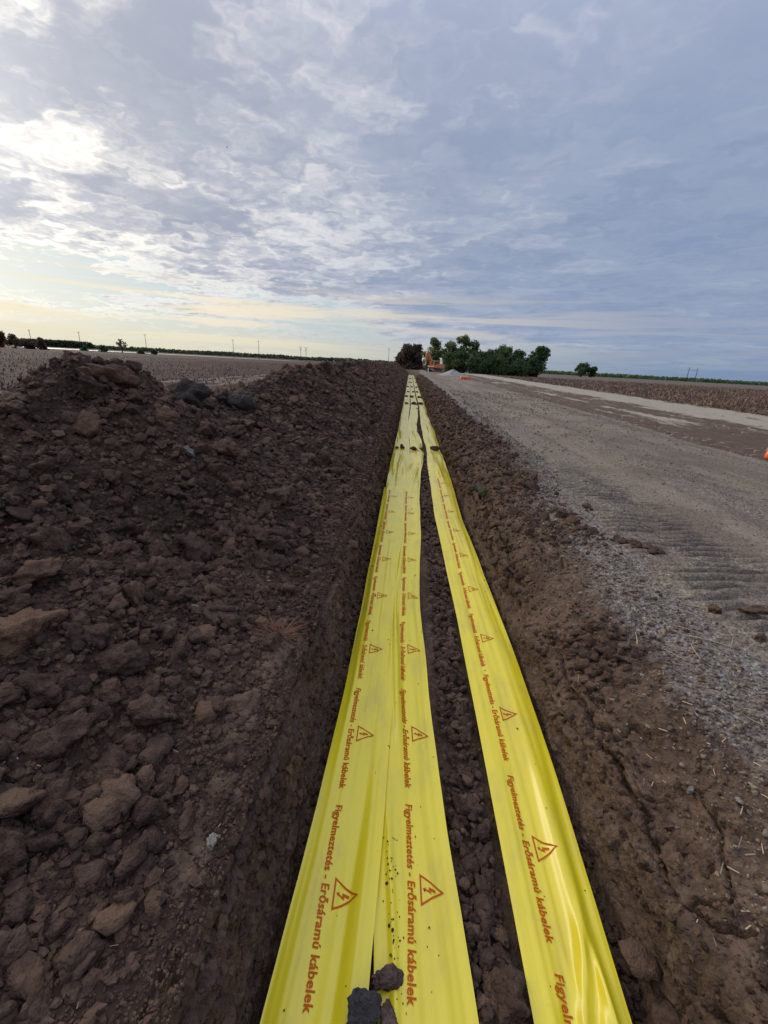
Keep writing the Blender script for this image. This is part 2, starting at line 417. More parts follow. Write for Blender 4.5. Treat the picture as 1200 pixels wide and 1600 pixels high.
# ------------------------------------------------------------------ terrain shape
def crack(s, y, s0, seed, amp=0.03, width=0.008, wob=0.05, freq=1.7):
    c = s0+wob*gnoise(y*freq, y*0+seed, seed)+0.4*wob*gnoise(y*freq*4, y*0+seed, seed+1)
    return -amp*np.exp(-((s-c)/width)**2)
def rows_y(y0, y1, base, k):
    ys = [y0]
    while ys[-1] < y1: ys.append(ys[-1]+max(base, k*abs(ys[-1])))
    return np.array(ys)
CRY = np.array([-6, -2, 0, 0.9, 1.6, 2.2, 2.5, 2.9, 3.3, 3.8, 4.5, 5.2, 6.0, 7.2, 8.6, 10, 13, 18, 30, 60, 90, 96, 101])
CRZ = np.array([.65, .65, .62, .68, .74, .84, .97, 1.18, 1.13, .90, .72, .70, .80, .98, 1.10, 1.12, 1.14, 1.16, 1.16, 1.14, 1.1, .8, 0])
def heap_z(x, y, fine=True):
    x = np.asarray(x, float); y = np.asarray(y, float)
    cr = np.interp(y, CRY, CRZ)*(1+0.10*np.where(y > 5, gnoise(y*0.35, y*0+2.2, 5), 0)+0.05*np.where(y > 5, gnoise(y*1.1, y*0, 6), 0))
    xc = -2.15+0.25*sst(y, 4, 9)+0.12*gnoise(y*0.3, y*0, 8)
    xf = -0.50-0.12*sst(gnoise(y*0.6, y*0+1, 9), -0.3, 0.5)-0.20*np.exp(-((y-2.0)/1.3)**2)
    t = (xf-x)/(xf-xc)
    front = 0.04+cr*np.where(t < 1, np.clip(t, 0, 1)**1.12, 1)
    k = 0.10
    front = front-0.16*cr*np.exp(-((t-1)/0.16)**2)*(t < 1.0)*0.3
    backz = cr*(1-sst((xc-x)/1.9, 0.0, 1.0))
    zz = np.where(t < 1, front, np.minimum(backz+0.04, cr+0.04))
    zz = np.where(t < 0, 0.04+0.15*t, zz)
    m = sst(t, -0.05, 0.25)
    # a dumped-load gully between two bucket mounds
    zz = zz-0.20*m*np.exp(-((y-2.4-0.55*(x+1.2))/0.55)**2)*np.exp(-((t-0.45)/0.3)**2)
    if fine:
        zz = zz+m*(0.085*fbm(x*1.5, y*1.5, 3, 21)+0.035*fbm(x*6, y*6, 3, 31))
        w1 = worley(x*7.5+0.3*gnoise(x*9, y*9, 3), y*7.5, 41); w2 = worley(x*19, y*19, 42)
        zz = zz+m*(0.055*(w1[2]-0.35)*np.clip((w1[1]-w1[0])*2.2, 0, 1)+0.020*w2[2]*np.clip((w2[1]-w2[0])*2, 0, 1))+0.004*fbm(x*30, y*30, 2, 43)
    return zz
# trench cross-section: (x, z)
PROF = [(-1.05, -0.05), (-0.75, 0.02), (-0.52, 0.025), (-0.44, -0.005), (-0.395, -0.08), (-0.365, -0.25), (-0.345, -0.44), (-0.315, -0.555), (-0.26, -0.57), (-0.18, -0.525), (0.05, -0.525), (0.45, -0.525),
        (0.74, -0.525), (0.80, -0.58), (0.848, -0.56), (0.866, -0.45), (0.892, -0.34), (0.938, -0.245), (1.01, -0.165), (1.12, -0.09), (1.30, -0.035), (1.55, -0.008), (1.85, 0.0), (2.15, -0.015), (2.4, -0.06)]
def _resample(P, step):
    P = np.array(P); seg = np.hypot(*np.diff(P, axis=0).T); s = np.concatenate([[0], np.cumsum(seg)])
    n = int(s[-1]/step); q = np.linspace(0, s[-1], n)
    X = np.interp(q, s, P[:, 0]); Z = np.interp(q, s, P[:, 1])
    ker = np.hanning(9); ker /= ker.sum()
    Xp = np.convolve(np.pad(X, 4, 'edge'), ker, 'valid'); Zp = np.convolve(np.pad(Z, 4, 'edge'), ker, 'valid')
    return q, Xp, Zp
END = 92.0
def verge_shift(y):
    return 0.50*sst(y, 3.2, 8.0)
def trench_points(q, X, Z, ys):
    tx = np.gradient(X); tz = np.gradient(Z); L = np.hypot(tx, tz); nx = -tz/L; nz = tx/L
    s, y = np.meshgrid(q, ys); Xg = np.broadcast_to(X, s.shape); Zg = np.broadcast_to(Z, s.shape)
    wl = np.exp(-((Xg+0.40)/0.12)**2); wr = sst(Xg, 0.80, 0.88)*(1-sst(Xg, 1.2, 1.6)); fl = sst(Xg, -0.34, -0.28)*(1-sst(Xg, 0.78, 0.85)); rd = sst(Xg, 1.2, 1.8)
    d = 0.012*fbm(s*5, y*5, 4, 51)+0.004*fbm(s*38, y*38, 2, 52)
    # slumps of the two walls
    d = d+wr*(0.060*fbm(s*2.2, y*1.3, 3, 53)+0.030*fbm(s*8, y*6, 3, 54)+0.012*fbm(s*24, y*20, 2, 74))
    d = d+wl*(0.045*fbm(s*4, y*2.2, 3, 55)+0.022*fbm(s*11, y*8, 3, 56)+0.012*fbm(s*26, y*20, 2, 69))
    w = worley(s*4.2+0.5*fbm(s*6, y*6, 2, 57), y*3.6+0.5*fbm(s*6, y*6, 2, 58), 59)
    e = w[1]-w[0]
    cm = sst(gnoise(s*1.5, y*1.2, 60), -0.50, 0.05)
    d = d-(wr*cm+0.6*wl)*0.055*np.exp(-(e/0.032)**2)*sst(gnoise(s*3, y*2.2, 77), -0.35, 0.15)+wr*0.055*(w[2]-0.5)*np.clip(e*3, 0, 1)+(wr+wl)*0.012*fbm(s*13, y*11, 3, 78, billow=True)
    w2 = worley(s*14, y*14, 61)
    d = d+(0.25+0.5*wr*(1-cm))*0.016*w2[2]*np.clip((w2[1]-w2[0])*2.5, 0, 1)*(1-0.6*rd)*(0.35+0.65*sst(y, 2.5, 5))
    sl = np.interp(-0.40, X, q); sr = np.interp(0.94, X, q)
    d = d+(y < 6)*(crack(s, y, sl, 63, 0.09, 0.013, 0.05, 1.2)+crack(s, y, sl+0.055, 64, 0.035, 0.008, 0.03, 2.0)*sst(gnoise(y*1.3, y*0, 65), -0.1, 0.2)
                   +crack(s, y, sr+0.02, 66, 0.08, 0.011, 0.09, 1.4)*sst(gnoise(y*1.0, y*0+3, 67), -0.2, 0.1))
    d = d+fl*(0.015*fbm(s*8, y*8, 3, 68))
    d = d*np.where(rd > 0.5, 0.6, 1.0)
    # spoil thrown up along the far part of the right bank
    rim = sst(y, 3.6, 7)*np.exp(-((Xg-1.35-0.1*gnoise(y*0.5, y*0, 75))/0.34)**2); d = d+rim*(0.075+0.05*fbm(s*3, y*2, 3, 76)+0.05*w2[2]*np.clip((w2[1]-w2[0])*2.5, 0, 1))
    px = Xg+nx*d; pz = Zg+nz*d
    # wall line wanders along its length; far end closes
    wand = 0.05*gnoise(y*0.45, y*0+5, 70)*np.clip(y/4, 0, 1)+0.02*gnoise(y*1.6, y*0+9, 71)
    px = px+wr*np.abs(wand)*1.2+wl*(-np.abs(wand))*0.6
    pz = np.where(y > END-5, pz*(1-sst(y, END-5, END))+0.02*sst(y, END-5, END), pz)
    g = sst(px-verge_shift(y)+0.10*gnoise(y*0.7, y*0, 72)+0.12*gnoise(px*4, y*3, 73), 1.10, 1.60)
    g = np.maximum(g, 0)*np.where(pz > -0.2, 1, 0)
    return px, y, pz, g
def build_trench():
    ys = np.concatenate([np.linspace(-5, -0.5, 24), rows_y(-0.3, END+1, 0.0085, 0.0072)])
    q, X, Z = _resample(PROF, 0.0095)
    px, y, pz, g = trench_points(q, X, Z, ys)
    V = np.stack([px, y, pz], -1).reshape(-1, 3)
    me = mesh_np('trench', V, grid_faces(len(ys), len(q)), M['trench'], True, {'gravel': g.ravel()})
    o = link('trench', me); tag(o, kind='structure')
    return o, (px, y, pz, ys)
trench, TG = build_trench()
def bank_z(x, y):
    """surface height of the trench sheet right of the wall (x > 0.85), by lookup"""
    px, yy, pz, ys = TG
    x = np.atleast_1d(x); y = np.atleast_1d(y)
    i = np.clip(np.searchsorted(ys, y), 0, len(ys)-1)
    half = px.shape[1]//2
    return np.array([np.interp(a, px[k, half:], pz[k, half:]) for a, k in zip(x, i)])

def build_heap():
    ys = np.concatenate([np.linspace(-5, -0.5, 24), rows_y(-0.3, 101, 0.0095, 0.0078)])
    a = np.concatenate([np.arange(-0.44, -2.7, -0.0115), np.linspace(-2.75, -4.3, 34)])
    x, y = np.meshgrid(a, ys)
    z = heap_z(x, y)
    # lateral displacement gives overhanging lumps
    m = sst(-x, 0.55, 0.8)
    jx = m*0.03*fbm(x*8, y*8+z*5, 3, 81); jy = m*0.03*fbm(x*8+7, y*8+z*5, 3, 82)
    z = np.where(y > 100.5, -0.1, z); z = np.where((x > -0.46) | (x < -4.25), np.minimum(z, -0.08), z)
    V = np.stack([x+jx, y+jy, z], -1).reshape(-1, 3)
    F = grid_faces(len(ys), len(a))[:, ::-1]
    root = link('spoil_heap', mesh_np('spoil_heap', V, F, M['heap'], True))
    tag(root, 'long ridge of dark excavated soil heaped along the left side of the trench', 'soil heap')
    return root
heap = build_heap()

# ------------------------------------------------------------------ the ground sheet, road, strips
def spaced(bps):
    out = []
    for (a, b, n) in bps: out.append(np.linspace(a, b, n, endpoint=False))
    out.append(np.array([bps[-1][1]])); return np.concatenate(out)
def build_ground():
    xs = spaced([(-6000, -300, 24), (-300, -40, 60), (-40, -6, 130), (-6, 7, 40), (7, 45, 170), (45, 300, 60), (300, 6000, 24)])
    ys = spaced([(-400, -6, 20), (-6, 4, 40), (4, 40, 240), (40, 130, 200), (130, 500, 70), (500, 9000, 40)])
    x, y = np.meshgrid(xs, ys)
    near = 1-sst(np.hypot(x, y), 90, 180)
    z = -0.05+near*(0.035*fbm(x*0.9, y*0.9, 3, 91)+0.03*fbm(x*3.1, y*3.1, 2, 92))
    rt = sst(x, 9, 13)
    z = z+near*(0.035*np.sin(x*2*math.pi/0.75*0.5+0.6*gnoise(x*0.2, y*0.2, 93)))*(1-rt)*(x < -4)
    z = z+near*rt*0.05*fbm(x*2, y*2, 3, 94, billow=True)
    hole = (x > -1.3) & (x < 2.0) & (y < END-1)
    z = np.where(hole, -1.3, z)
    z = np.where((x > -4.2) & (x <= -1.3) & (y < 100), -0.15, z)
    z = np.where((x > 2.0) & (x < 14) & (y < 150), np.minimum(z, -0.07), z)
    V = np.stack([x, y, z], -1).reshape(-1, 3)
    o = link('ground', mesh_np('ground', V, grid_faces(len(ys), len(xs)), M['field'], True)); tag(o, kind='structure')
build_ground()
def road_z(x, y, want_mud=False):
    z = 0.012+0.018*fbm(x*0.8, y*0.3, 3, 101)+0.006*fbm(x*5, y*5, 3, 102)+0.003*fbm(x*22, y*22, 2, 103)
    lane = -0.030*np.exp(-((x-2.45-0.05*y)/0.42)**2)-0.030*np.exp(-((x-4.35-0.03*y)/0.45)**2)+0.02*np.exp(-((x-3.4-0.04*y)/0.3)**2)
    z = z+lane*sst(y, 1, 6)
    # grouser prints of a tracked machine, across the near lane
    cxl = 2.28+0.035*(y-3)**2*0.2+0.04*gnoise(y*0.8, y*0, 104)
    band = np.exp(-((x-cxl)/0.52)**4)*sst(y, 1.2, 1.9)*(1-sst(y, 5.2, 8.5))
    ph = 2*math.pi*(y-0.16*(x-2.3)+0.030*gnoise(x*3, y*3, 105)+0.10*gnoise(x*0.9, y*0.9, 107)+0.012*gnoise(x*9, y*9, 108))/0.108
    mk = sst(gnoise(x*2.6, y*2.6, 106)+0.5*gnoise(x*7, y*7, 109), -0.35, 0.35)
    z = z+band*(0.22+0.78*mk)*0.040*(np.abs(np.sin(ph/2))**0.7-0.35)-0.008*band
    cx2 = 3.9+0.05*y
    band2 = np.exp(-((x-cx2)/0.4)**4)*sst(y, 2, 3)*(1-sst(y, 6, 12))
    z = z+band2*mk*0.014*np.abs(np.sin(ph/2+1))
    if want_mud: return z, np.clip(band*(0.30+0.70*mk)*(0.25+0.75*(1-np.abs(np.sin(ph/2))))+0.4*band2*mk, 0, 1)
    return z
def build_road():
    ys = np.concatenate([np.linspace(-8, 0.6, 14), rows_y(0.8, 6, 0.011, 0.0035), rows_y(6.02, 175, 0.013, 0.0075)])
    t = np.linspace(0, 1, 250)**1.15
    tt, y = np.meshgrid(t, ys)
    xl = 1.52+0.45*sst(y, 3.5, 8)+0.006*y+0.18*gnoise(y*0.5, y*0, 111)+0.06*gnoise(y*2.2, y*0, 112)
    xr = 6.55+0.022*np.minimum(y, 60)+0.45*gnoise(y*0.25, y*0, 113)+0.15*gnoise(y*1.3, y*0, 114)
    x = xl+tt*(xr-xl)
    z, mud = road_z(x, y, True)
    z = z-0.075*(1-sst(x-xl, 0, 0.45))-0.07*(1-sst(xr-x, 0, 0.4))
    worn = np.exp(-((x-2.9-0.04*y)/0.35)**2)+np.exp(-((x-4.9-0.02*y)/0.6)**2)
    V = np.stack([x, y, z], -1).reshape(-1, 3)
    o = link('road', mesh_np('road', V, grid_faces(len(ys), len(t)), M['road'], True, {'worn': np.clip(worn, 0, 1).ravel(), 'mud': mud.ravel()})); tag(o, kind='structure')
build_road()
def build_strip():
    ys = np.concatenate([np.linspace(-8, 3, 12), rows_y(3.2, 150, 0.05, 0.012)])
    t = np.linspace(0, 1, 200); tt, y = np.meshgrid(t, ys)
    xl = 6.0+0.02*np.minimum(y, 60); xr = 15.6+0.035*y+0.6*gnoise(y*0.12, y*0, 121)
    x = xl+tt*(xr-xl)
    pale_l = 10.9+0.03*np.minimum(y, 60)+0.8*gnoise(y*0.2, y*0, 122)+0.35*gnoise(y*0.9, y*0, 127); pale_r = xr-0.5
    pale_r = pale_r+0.5*gnoise(y*0.7, y*0, 128)
    st = sst(x, pale_l-0.7, pale_l+0.5)*(1-sst(x, pale_r-1.1, pale_r))*0.58+0.29
    st = st+0.30*np.exp(-((x-8.6-0.02*y)/0.35)**2)*sst(gnoise(y*0.22, y*0+4, 126), -0.3, 0.3)
    st = st-0.20*np.exp(-((x-xl-0.6)/0.5)**2)
    z = -0.022+0.035*fbm(x*1.4, y*1.4, 4, 123)+0.03*sst(x, pale_l, pale_l+0.8)*(1-sst(x, pale_r-0.8, pale_r))
    low = 1-sst(x, pale_l-0.5, pale_l)
    w = worley(x*3.2, y*3.2, 124); z = z+low*0.045*w[2]*np.clip((w[1]-w[0])*2, 0, 1)
    z = z-0.07*(1-sst(x-xl, 0, 0.35))-0.08*(1-sst(xr-x, 0, 0.5))
    V = np.stack([x, y, z], -1).reshape(-1, 3)
    o = link('path', mesh_np('path', V, grid_faces(len(ys), len(t)), M['strip'], True, {'straw': st.ravel()})); tag(o, kind='structure')
build_strip()

# ------------------------------------------------------------------ clods and stones
def ico(sub):
    import bmesh
    bm = bmesh.new(); bmesh.ops.create_icosphere(bm, subdivisions=sub, radius=1.0)
    V = np.array([v.co[:] for v in bm.verts]); F = np.array([[v.index for v in f.verts] for f in bm.faces]); bm.free()
    return V, F
def gnoise3(p, seed=0):
    ip = np.floor(p).astype(np.int64); f = p-ip; w = f*f*f*(f*(f*6-15)+10); out = 0
    for dx in (0, 1):
        for dy in (0, 1):
            for dz in (0, 1):
                h = _hash(ip[:, 0]+dx+57*(ip[:, 2]+dz), ip[:, 1]+dy+131*(ip[:, 2]+dz), seed)
                a = (h & 0xffff)*(2*math.pi/65536); c = ((h >> 16) & 0xffff)/32768.0-1; q = np.sqrt(1-c*c)
                g = q*np.cos(a)*(f[:, 0]-dx)+q*np.sin(a)*(f[:, 1]-dy)+c*(f[:, 2]-dz)
                out = out+g*(w[:, 0] if dx else 1-w[:, 0])*(w[:, 1] if dy else 1-w[:, 1])*(w[:, 2] if dz else 1-w[:, 2])
    return out*1.6
def rock(sub, seed, rough=0.13, nplanes=11):
    """a broken lump of soil: a few flat fracture faces, then knobbly at several scales"""
    rg = np.random.default_rng(seed); V, F = ico(sub)
    n = rg.normal(size=(nplanes, 3)); n /= np.linalg.norm(n, axis=1)[:, None]; dd = rg.uniform(0.50, 0.95, nplanes)
    W = V+0.16*np.stack([gnoise3(V*1.6, seed+k) for k in (11, 12, 13)], -1)
    dots = W @ n.T
    r = np.min(np.where(dots > 0.05, dd/np.maximum(dots, 0.05), 9), axis=1); r = np.minimum(r, 1.12)
    r = r*(1+rough*1.3*gnoise3(V*1.7, seed)+rough*0.9*(0.5-np.abs(gnoise3(V*3.6, seed+1)))+rough*0.55*gnoise3(V*7.5, seed+2)+(rough*0.40*(0.4-np.abs(gnoise3(V*14, seed+3))) if sub > 2 else 0)+(rough*0.25*gnoise3(V*27, seed+4) if sub > 3 else 0))
    P = V*r[:, None]*np.array([1.0, rg.uniform(0.7, 0.98), rg.uniform(0.5, 0.85)])
    return P, F
ROCK4 = [rock(4, 700+i, 0.22, 9) for i in range(8)]
ROCK3 = [rock(3, 300+i, 0.22, 9) for i in range(12)]
ROCK2 = [rock(2, 400+i, 0.22, 8) for i in range(10)]
ROCK1 = [rock(1, 500+i, 0.2, 7) for i in range(12)]
def _ico0():
    g = (1+5**.5)/2
    V = np.array([(-1, g, 0), (1, g, 0), (-1, -g, 0), (1, -g, 0), (0, -1, g), (0, 1, g), (0, -1, -g), (0, 1, -g), (g, 0, -1), (g, 0, 1), (-g, 0, -1), (-g, 0, 1)], float)
    V /= np.linalg.norm(V[0])
    F = np.array([(0, 11, 5), (0, 5, 1), (0, 1, 7), (0, 7, 10), (0, 10, 11), (1, 5, 9), (5, 11, 4), (11, 10, 2), (10, 7, 6), (7, 1, 8), (3, 9, 4), (3, 4, 2), (3, 2, 6), (3, 6, 8), (3, 8, 9), (4, 9, 5), (2, 4, 11), (6, 2, 10), (8, 6, 7), (9, 8, 1)])
    return V, F
CHIP = []
for i in range(8):
    V, F = _ico0(); rg = np.random.default_rng(600+i); CHIP.append((V*rg.uniform(0.65, 1.1, (12, 1))*np.array([1, rg.uniform(.6, .9), rg.uniform(.45, .75)]), F))
def rand_rot(n, tilt=0.6):
    """random turn about z, then a random tilt; (n,3,3)"""
    a = RNG.uniform(0, 2*math.pi, n); b = RNG.normal(0, tilt, n); c = RNG.normal(0, tilt, n)
    Rz = np.zeros((n, 3, 3)); Rz[:, 0, 0] = np.cos(a); Rz[:, 0, 1] = -np.sin(a); Rz[:, 1, 0] = np.sin(a); Rz[:, 1, 1] = np.cos(a); Rz[:, 2, 2] = 1
    Rx = np.zeros((n, 3, 3)); Rx[:, 0, 0] = 1; Rx[:, 1, 1] = np.cos(b); Rx[:, 1, 2] = -np.sin(b); Rx[:, 2, 1] = np.sin(b); Rx[:, 2, 2] = np.cos(b)
    Ry = np.zeros((n, 3, 3)); Ry[:, 1, 1] = 1; Ry[:, 0, 0] = np.cos(c); Ry[:, 0, 2] = np.sin(c); Ry[:, 2, 0] = -np.sin(c); Ry[:, 2, 2] = np.cos(c)
    return Rx @ Ry @ Rz
def scatter_mesh(name, shapes, P, r, mat, tilt=0.6, smooth=True):
    n = len(P); which = RNG.integers(0, len(shapes), n); Rm = rand_rot(n, tilt); Vs = []; Fs = []; off = 0
    for k, (V, F) in enumerate(shapes):
        idx = np.where(which == k)[0]
        if not len(idx): continue
        W = np.einsum('nij,vj->nvi', Rm[idx], V)*r[idx][:, None, None]+P[idx][:, None, :]
        Fs.append((F[None]+(np.arange(len(idx))*len(V))[:, None, None]+off).reshape(-1, 3)); Vs.append(W.reshape(-1, 3)); off += len(idx)*len(V)
    return mesh_np(name, np.concatenate(Vs), np.concatenate(Fs), mat, False)
ROCKM = {}
def rock_mesh(kind, k, mat):
    key = (kind, k, mat.name)
    if key not in ROCKM: ROCKM[key] = mesh_np('clod', *{2: ROCK2, 3: ROCK3, 4: ROCK4}[kind][k], mat, True)
    return ROCKM[key]
def part_clods(name, P, r, parent, mat, tilt=0.6, big=0.03):
    out = []
    for p, s in zip(P, r):
        me = rock_mesh(4 if s > .055 else 3 if s > big else 2, int(RNG.integers(0, 8)), mat)
        o = link(name, me, parent, p); o.rotation_euler = (RNG.normal(0, tilt), RNG.normal(0, tilt), RNG.uniform(0, 6.28)); o.scale = (s, s, s)
        out.append(o)
    return out
def split_parts(P, r, n):
    app = r/np.linalg.norm(P-EYE, axis=1)
    vis = P[:, 1] > 0.25
    order = np.argsort(-np.where(vis, app, 0)); return order[:n], order[n:]

def heap_clods():
    n = 13500
    y = np.exp(RNG.uniform(math.log(0.32), math.log(70), n)); x = -0.50-RNG.uniform(0, 1, n)**0.9*2.1
    # fewer where the dug edge is firm and trampled
    keep = RNG.uniform(0, 1, n) < np.where(x > -0.72, np.where(y < 2, 0.22, 0.5), 1.0)*np.where(gnoise(x*1.1, y*1.1, 131) < -0.25, 0.45, 1.0)
    x = x[keep]; y = y[keep]
    n2 = 4200; x = np.concatenate([x, -0.52-RNG.uniform(0, 1, n2)**0.85*1.5]); y = np.concatenate([y, np.exp(RNG.uniform(math.log(0.32), math.log(3.5), n2))]); n = len(x)
    r = (0.0080+0.0034*y)*RNG.uniform(0.02, 1, n)**-0.42
    r = np.minimum(r, 0.085+0.003*y)
    z = heap_z(x, y)+r*0.20
    # the individually placed large clods (x, y, radius)
    spec = [(-1.22, 2.28, .105), (-1.55, 3.2, .085), (-1.60, 3.9, .09), (-1.32, 1.20, .13), (-1.02, 1.28, .075), (-1.15, 1.06, .07), (-0.98, .95, .085), (-1.5, 1.5, .09), (-1.62, 1.72, .10),
            (-1.18, 1.62, .075), (-1.30, 1.8, .07), (-1.02, 1.75, .065), (-0.88, 1.42, .06), (-1.45, 1.95, .07), (-1.1, 2.0, .06), (-0.82, 1.12, .07), (-0.75, .85, .055), 
            (-2.05, 2.75, .10),  (-1.9, 9.8, .20), (-0.95, 2.6, .08), (-1.35, 2.9, .07), (-0.9, .62, .06), (-0.62, .70, .045), (-.95, .75, .05)]
    sx, sy, sr = np.array(spec).T; sz = heap_z(sx, sy, False)+sr*0.22+0.02
    P = np.concatenate([np.stack([sx, sy, sz], -1), np.stack([x, y, z], -1)]); r = np.concatenate([sr, r])
    a, b = split_parts(P, r, 296)
    part_clods('soil_clod', P[a], r[a], heap, M['clod'])
    o = link('loose_clods', scatter_mesh('loose_clods', ROCK1, P[b], r[b], M['clod']), heap); tag(o, kind='stuff')
    n = 30000
    y = np.exp(RNG.uniform(math.log(0.3), math.log(14), n)); x = -0.40-RNG.uniform(0, 1, n)**1.15*2.0
    r = (0.0032+0.0016*y)*RNG.uniform(0.05, 1, n)**-0.4
    P = np.stack([x, y, heap_z(x, y)+r*0.3], -1)
    o = link('soil_crumbs', scatter_mesh('soil_crumbs', CHIP, P, r, M['clod'], 1.0), heap); tag(o, kind='stuff')
heap_clods()
M['clod_dark'] = soil_mat('dark_clod', (0.0377, 0.0284, 0.0240), (0.0580, 0.0432, 0.0348), (0.0870, 0.0648, 0.0504), clod=True)
for (x, y, r, k, rz, lab) in [(-2.12, 4.05, .175, 2, .3, 'broad blackish clod sitting in the dip of the crest'), (-2.02, 5.25, .17, 5, 1.2, 'tall blackish clod at the right end of the crest dip'), (-2.2, 5.05, .10, 3, 2.0, None), (-2.05, 2.94, .13, 1, .5, 'clod forming the tip of the near peak')]:
    o = link('soil_clod', rock_mesh(4, k, M['clod_dark'] if y > 4 else M['clod']), heap, (x, y, float(heap_z(np.array(x), np.array(y), False))+.42*r)); o.scale = (r*1.15, r, r); o.rotation_euler = (.1, .15, rz)
    if lab: o['label'] = lab

def trench_clods():
    # loose fill on the trench floor between and beside the tapes
    n = 4200
    y = np.exp(RNG.uniform(math.log(0.45), math.log(22), n)); k = RNG.uniform(0, 1, n)
    x = np.where(k < 0.66, RNG.uniform(0.25, 0.50, n), np.where(k < 0.83, RNG.uniform(0.79, 0.86, n), RNG.uniform(-0.33, -0.25, n)))
    r = (0.0085+0.0026*y)*RNG.uniform(0.04, 1, n)**-0.40; r = np.minimum(r, np.where((x > .25) & (x < .55), 0.032, 0.026))
    z = -0.515+0.42*r+np.where(np.abs(x-0.37) < 0.08, 0.010, -0.045)
    P = np.stack([x, y, z], -1)
    sp = np.array([(0.385, 1.33, -.49, .06), (0.385, .98, -.50, .045), (0.415, .74, -.485, .065), (0.37, .83, -.50, .04), (0.43, .90, -.50, .035), (0.40, .60, -.48, .06), (0.86, .86, -.45, .055), (0.88, .72, -.45, .045)])
    P = np.concatenate([sp[:, :3], P]); r = np.concatenate([sp[:, 3], r])
    a, b = split_parts(P, r, 220)
    part_clods('soil_clod', P[a], r[a], trench, M['clod'], 0.6, .016)
    o = link('loose_clods', scatter_mesh('loose_clods', ROCK1, P[b], r[b], M['clod']), trench); tag(o, kind='stuff')
    # a knot of clods on the right bank, and scattered ones
    n = 260
    x = np.concatenate([RNG.normal(1.10, 0.11, 150), RNG.uniform(0.92, 1.9, 110)]); y = np.concatenate([RNG.normal(1.98, 0.20, 150), np.exp(RNG.uniform(math.log(.8), math.log(9), 110))])
    x = np.maximum(x, 0.9+0*x)
    r = np.concatenate([RNG.uniform(0.012, 0.042, 150)*np.exp(-((x[:150]-1.1)**2+(y[:150]-1.98)**2)/0.12), RNG.uniform(0.008, 0.020, 110)*(0.6+0.12*y[150:])])
    r = np.maximum(r, 0.008)
    P = np.stack([x, y, bank_z(x, y)+0.3*r], -1); a, b = split_parts(P, r, 75)
    part_clods('soil_clod', P[a], r[a], trench, M['clod'])
    o = link('bank_crumbs', scatter_mesh('bank_crumbs', ROCK1, P[b], r[b], M['clod']), trench); tag(o, kind='stuff')
    n = 3200
    x = RNG.uniform(0.92, 1.7, n); y = np.exp(RNG.uniform(math.log(.5), math.log(16), n)); r = (0.0025+0.0012*y)*RNG.uniform(0.05, 1, n)**-0.4
    P = np.stack([x, y, bank_z(x, y)+0.25*r], -1)
    o = link('soil_crumbs', scatter_mesh('soil_crumbs', CHIP, P, r, M['clod'], 1.0), trench); tag(o, kind='stuff')
    n = 3600
    y = np.exp(RNG.uniform(math.log(3.2), math.log(60), n)); x = np.clip(1.32+RNG.normal(0, 0.24, n), 0.9, 2.0)
    r = np.minimum((0.005+0.0016*y)*RNG.uniform(0.015, 1, n)**-0.5, .10); P = np.stack([x, y, bank_z(x, y)+0.2*r], -1)
    o = link('loose_clods', scatter_mesh('loose_clods', ROCK1, P, r, M['clod']), trench); tag(o, kind='stuff')
    # lumps in and on the two dug walls
    px, yy, pz, ys_ = TG
    for (xa, xb, n, sl_) in ((-0.47, -0.335, 2400, slice(0, px.shape[1]//2)), (0.87, 1.05, 900, slice(px.shape[1]//2, None))):
        cols = np.where((px[len(ys_)//2, sl_] > xa) & (px[len(ys_)//2, sl_] < xb))[0]+(sl_.start or 0)
        y = np.exp(RNG.uniform(math.log(.32), math.log(40), n)); i = np.clip(np.searchsorted(ys_, y), 0, len(ys_)-1); j = RNG.choice(cols, n)
        r = np.minimum((0.0055+0.0036*y)*RNG.uniform(0.04, 1, n)**-0.38, .07)
        P = np.stack([px[i, j]+(0.1*r if xa < 0 else -0.1*r), yy[i, j], pz[i, j]], -1)
        o = link('wall_lumps', scatter_mesh('wall_lumps', ROCK1, P, r, M['clod']), trench); tag(o, kind='stuff')
    # gravel spilt from the road over the top of the bank
    n = 11000
    y = np.exp(RNG.uniform(math.log(.6), math.log(14), n)); x = 1.50+RNG.normal(0, 0.22, n)+verge_shift(y)
    r = (0.0040+0.0009*y)*RNG.uniform(0.05, 1, n)**-0.34; ok = (x > 1.0) & (x < 2.35) & (RNG.uniform(0, 1, n) < 1-sst(y, 5, 14)*0.8); x = x[ok]; y = y[ok]; r = r[ok]
    zz = np.maximum(bank_z(x, y), np.where(x > 1.6, road_z(x, y)-0.03, -9))
    P = np.stack([x, y, zz+0.25*r], -1); a, b = split_parts(P, r, 260)
    part_clods('stone', P[a], r[a], trench, M['stone'], big=1)
    o = link('gravel', scatter_mesh('gravel', CHIP, P[b], r[b], M['stone'], 1.0), trench); tag(o, kind='stuff')
trench_clods()
n = 10500
y = np.exp(RNG.uniform(math.log(1.0), math.log(26), n)); x = 1.8+0.02*y+RNG.uniform(0, 1, n)**1.3*4.7; r = (0.0026+0.0009*y)*RNG.uniform(0.04, 1, n)**-0.40
keep = RNG.uniform(0, 1, n) < 0.35+0.9*sst(gnoise(x*1.6, y*0.35, 171), -0.2, 0.5); x, y, r = x[keep], y[keep], r[keep]
tag(link('gravel', scatter_mesh('gravel', CHIP, np.stack([x, y, road_z(x, y)+.2*r], -1), r, M['stone'], 1.0)), kind='stuff')

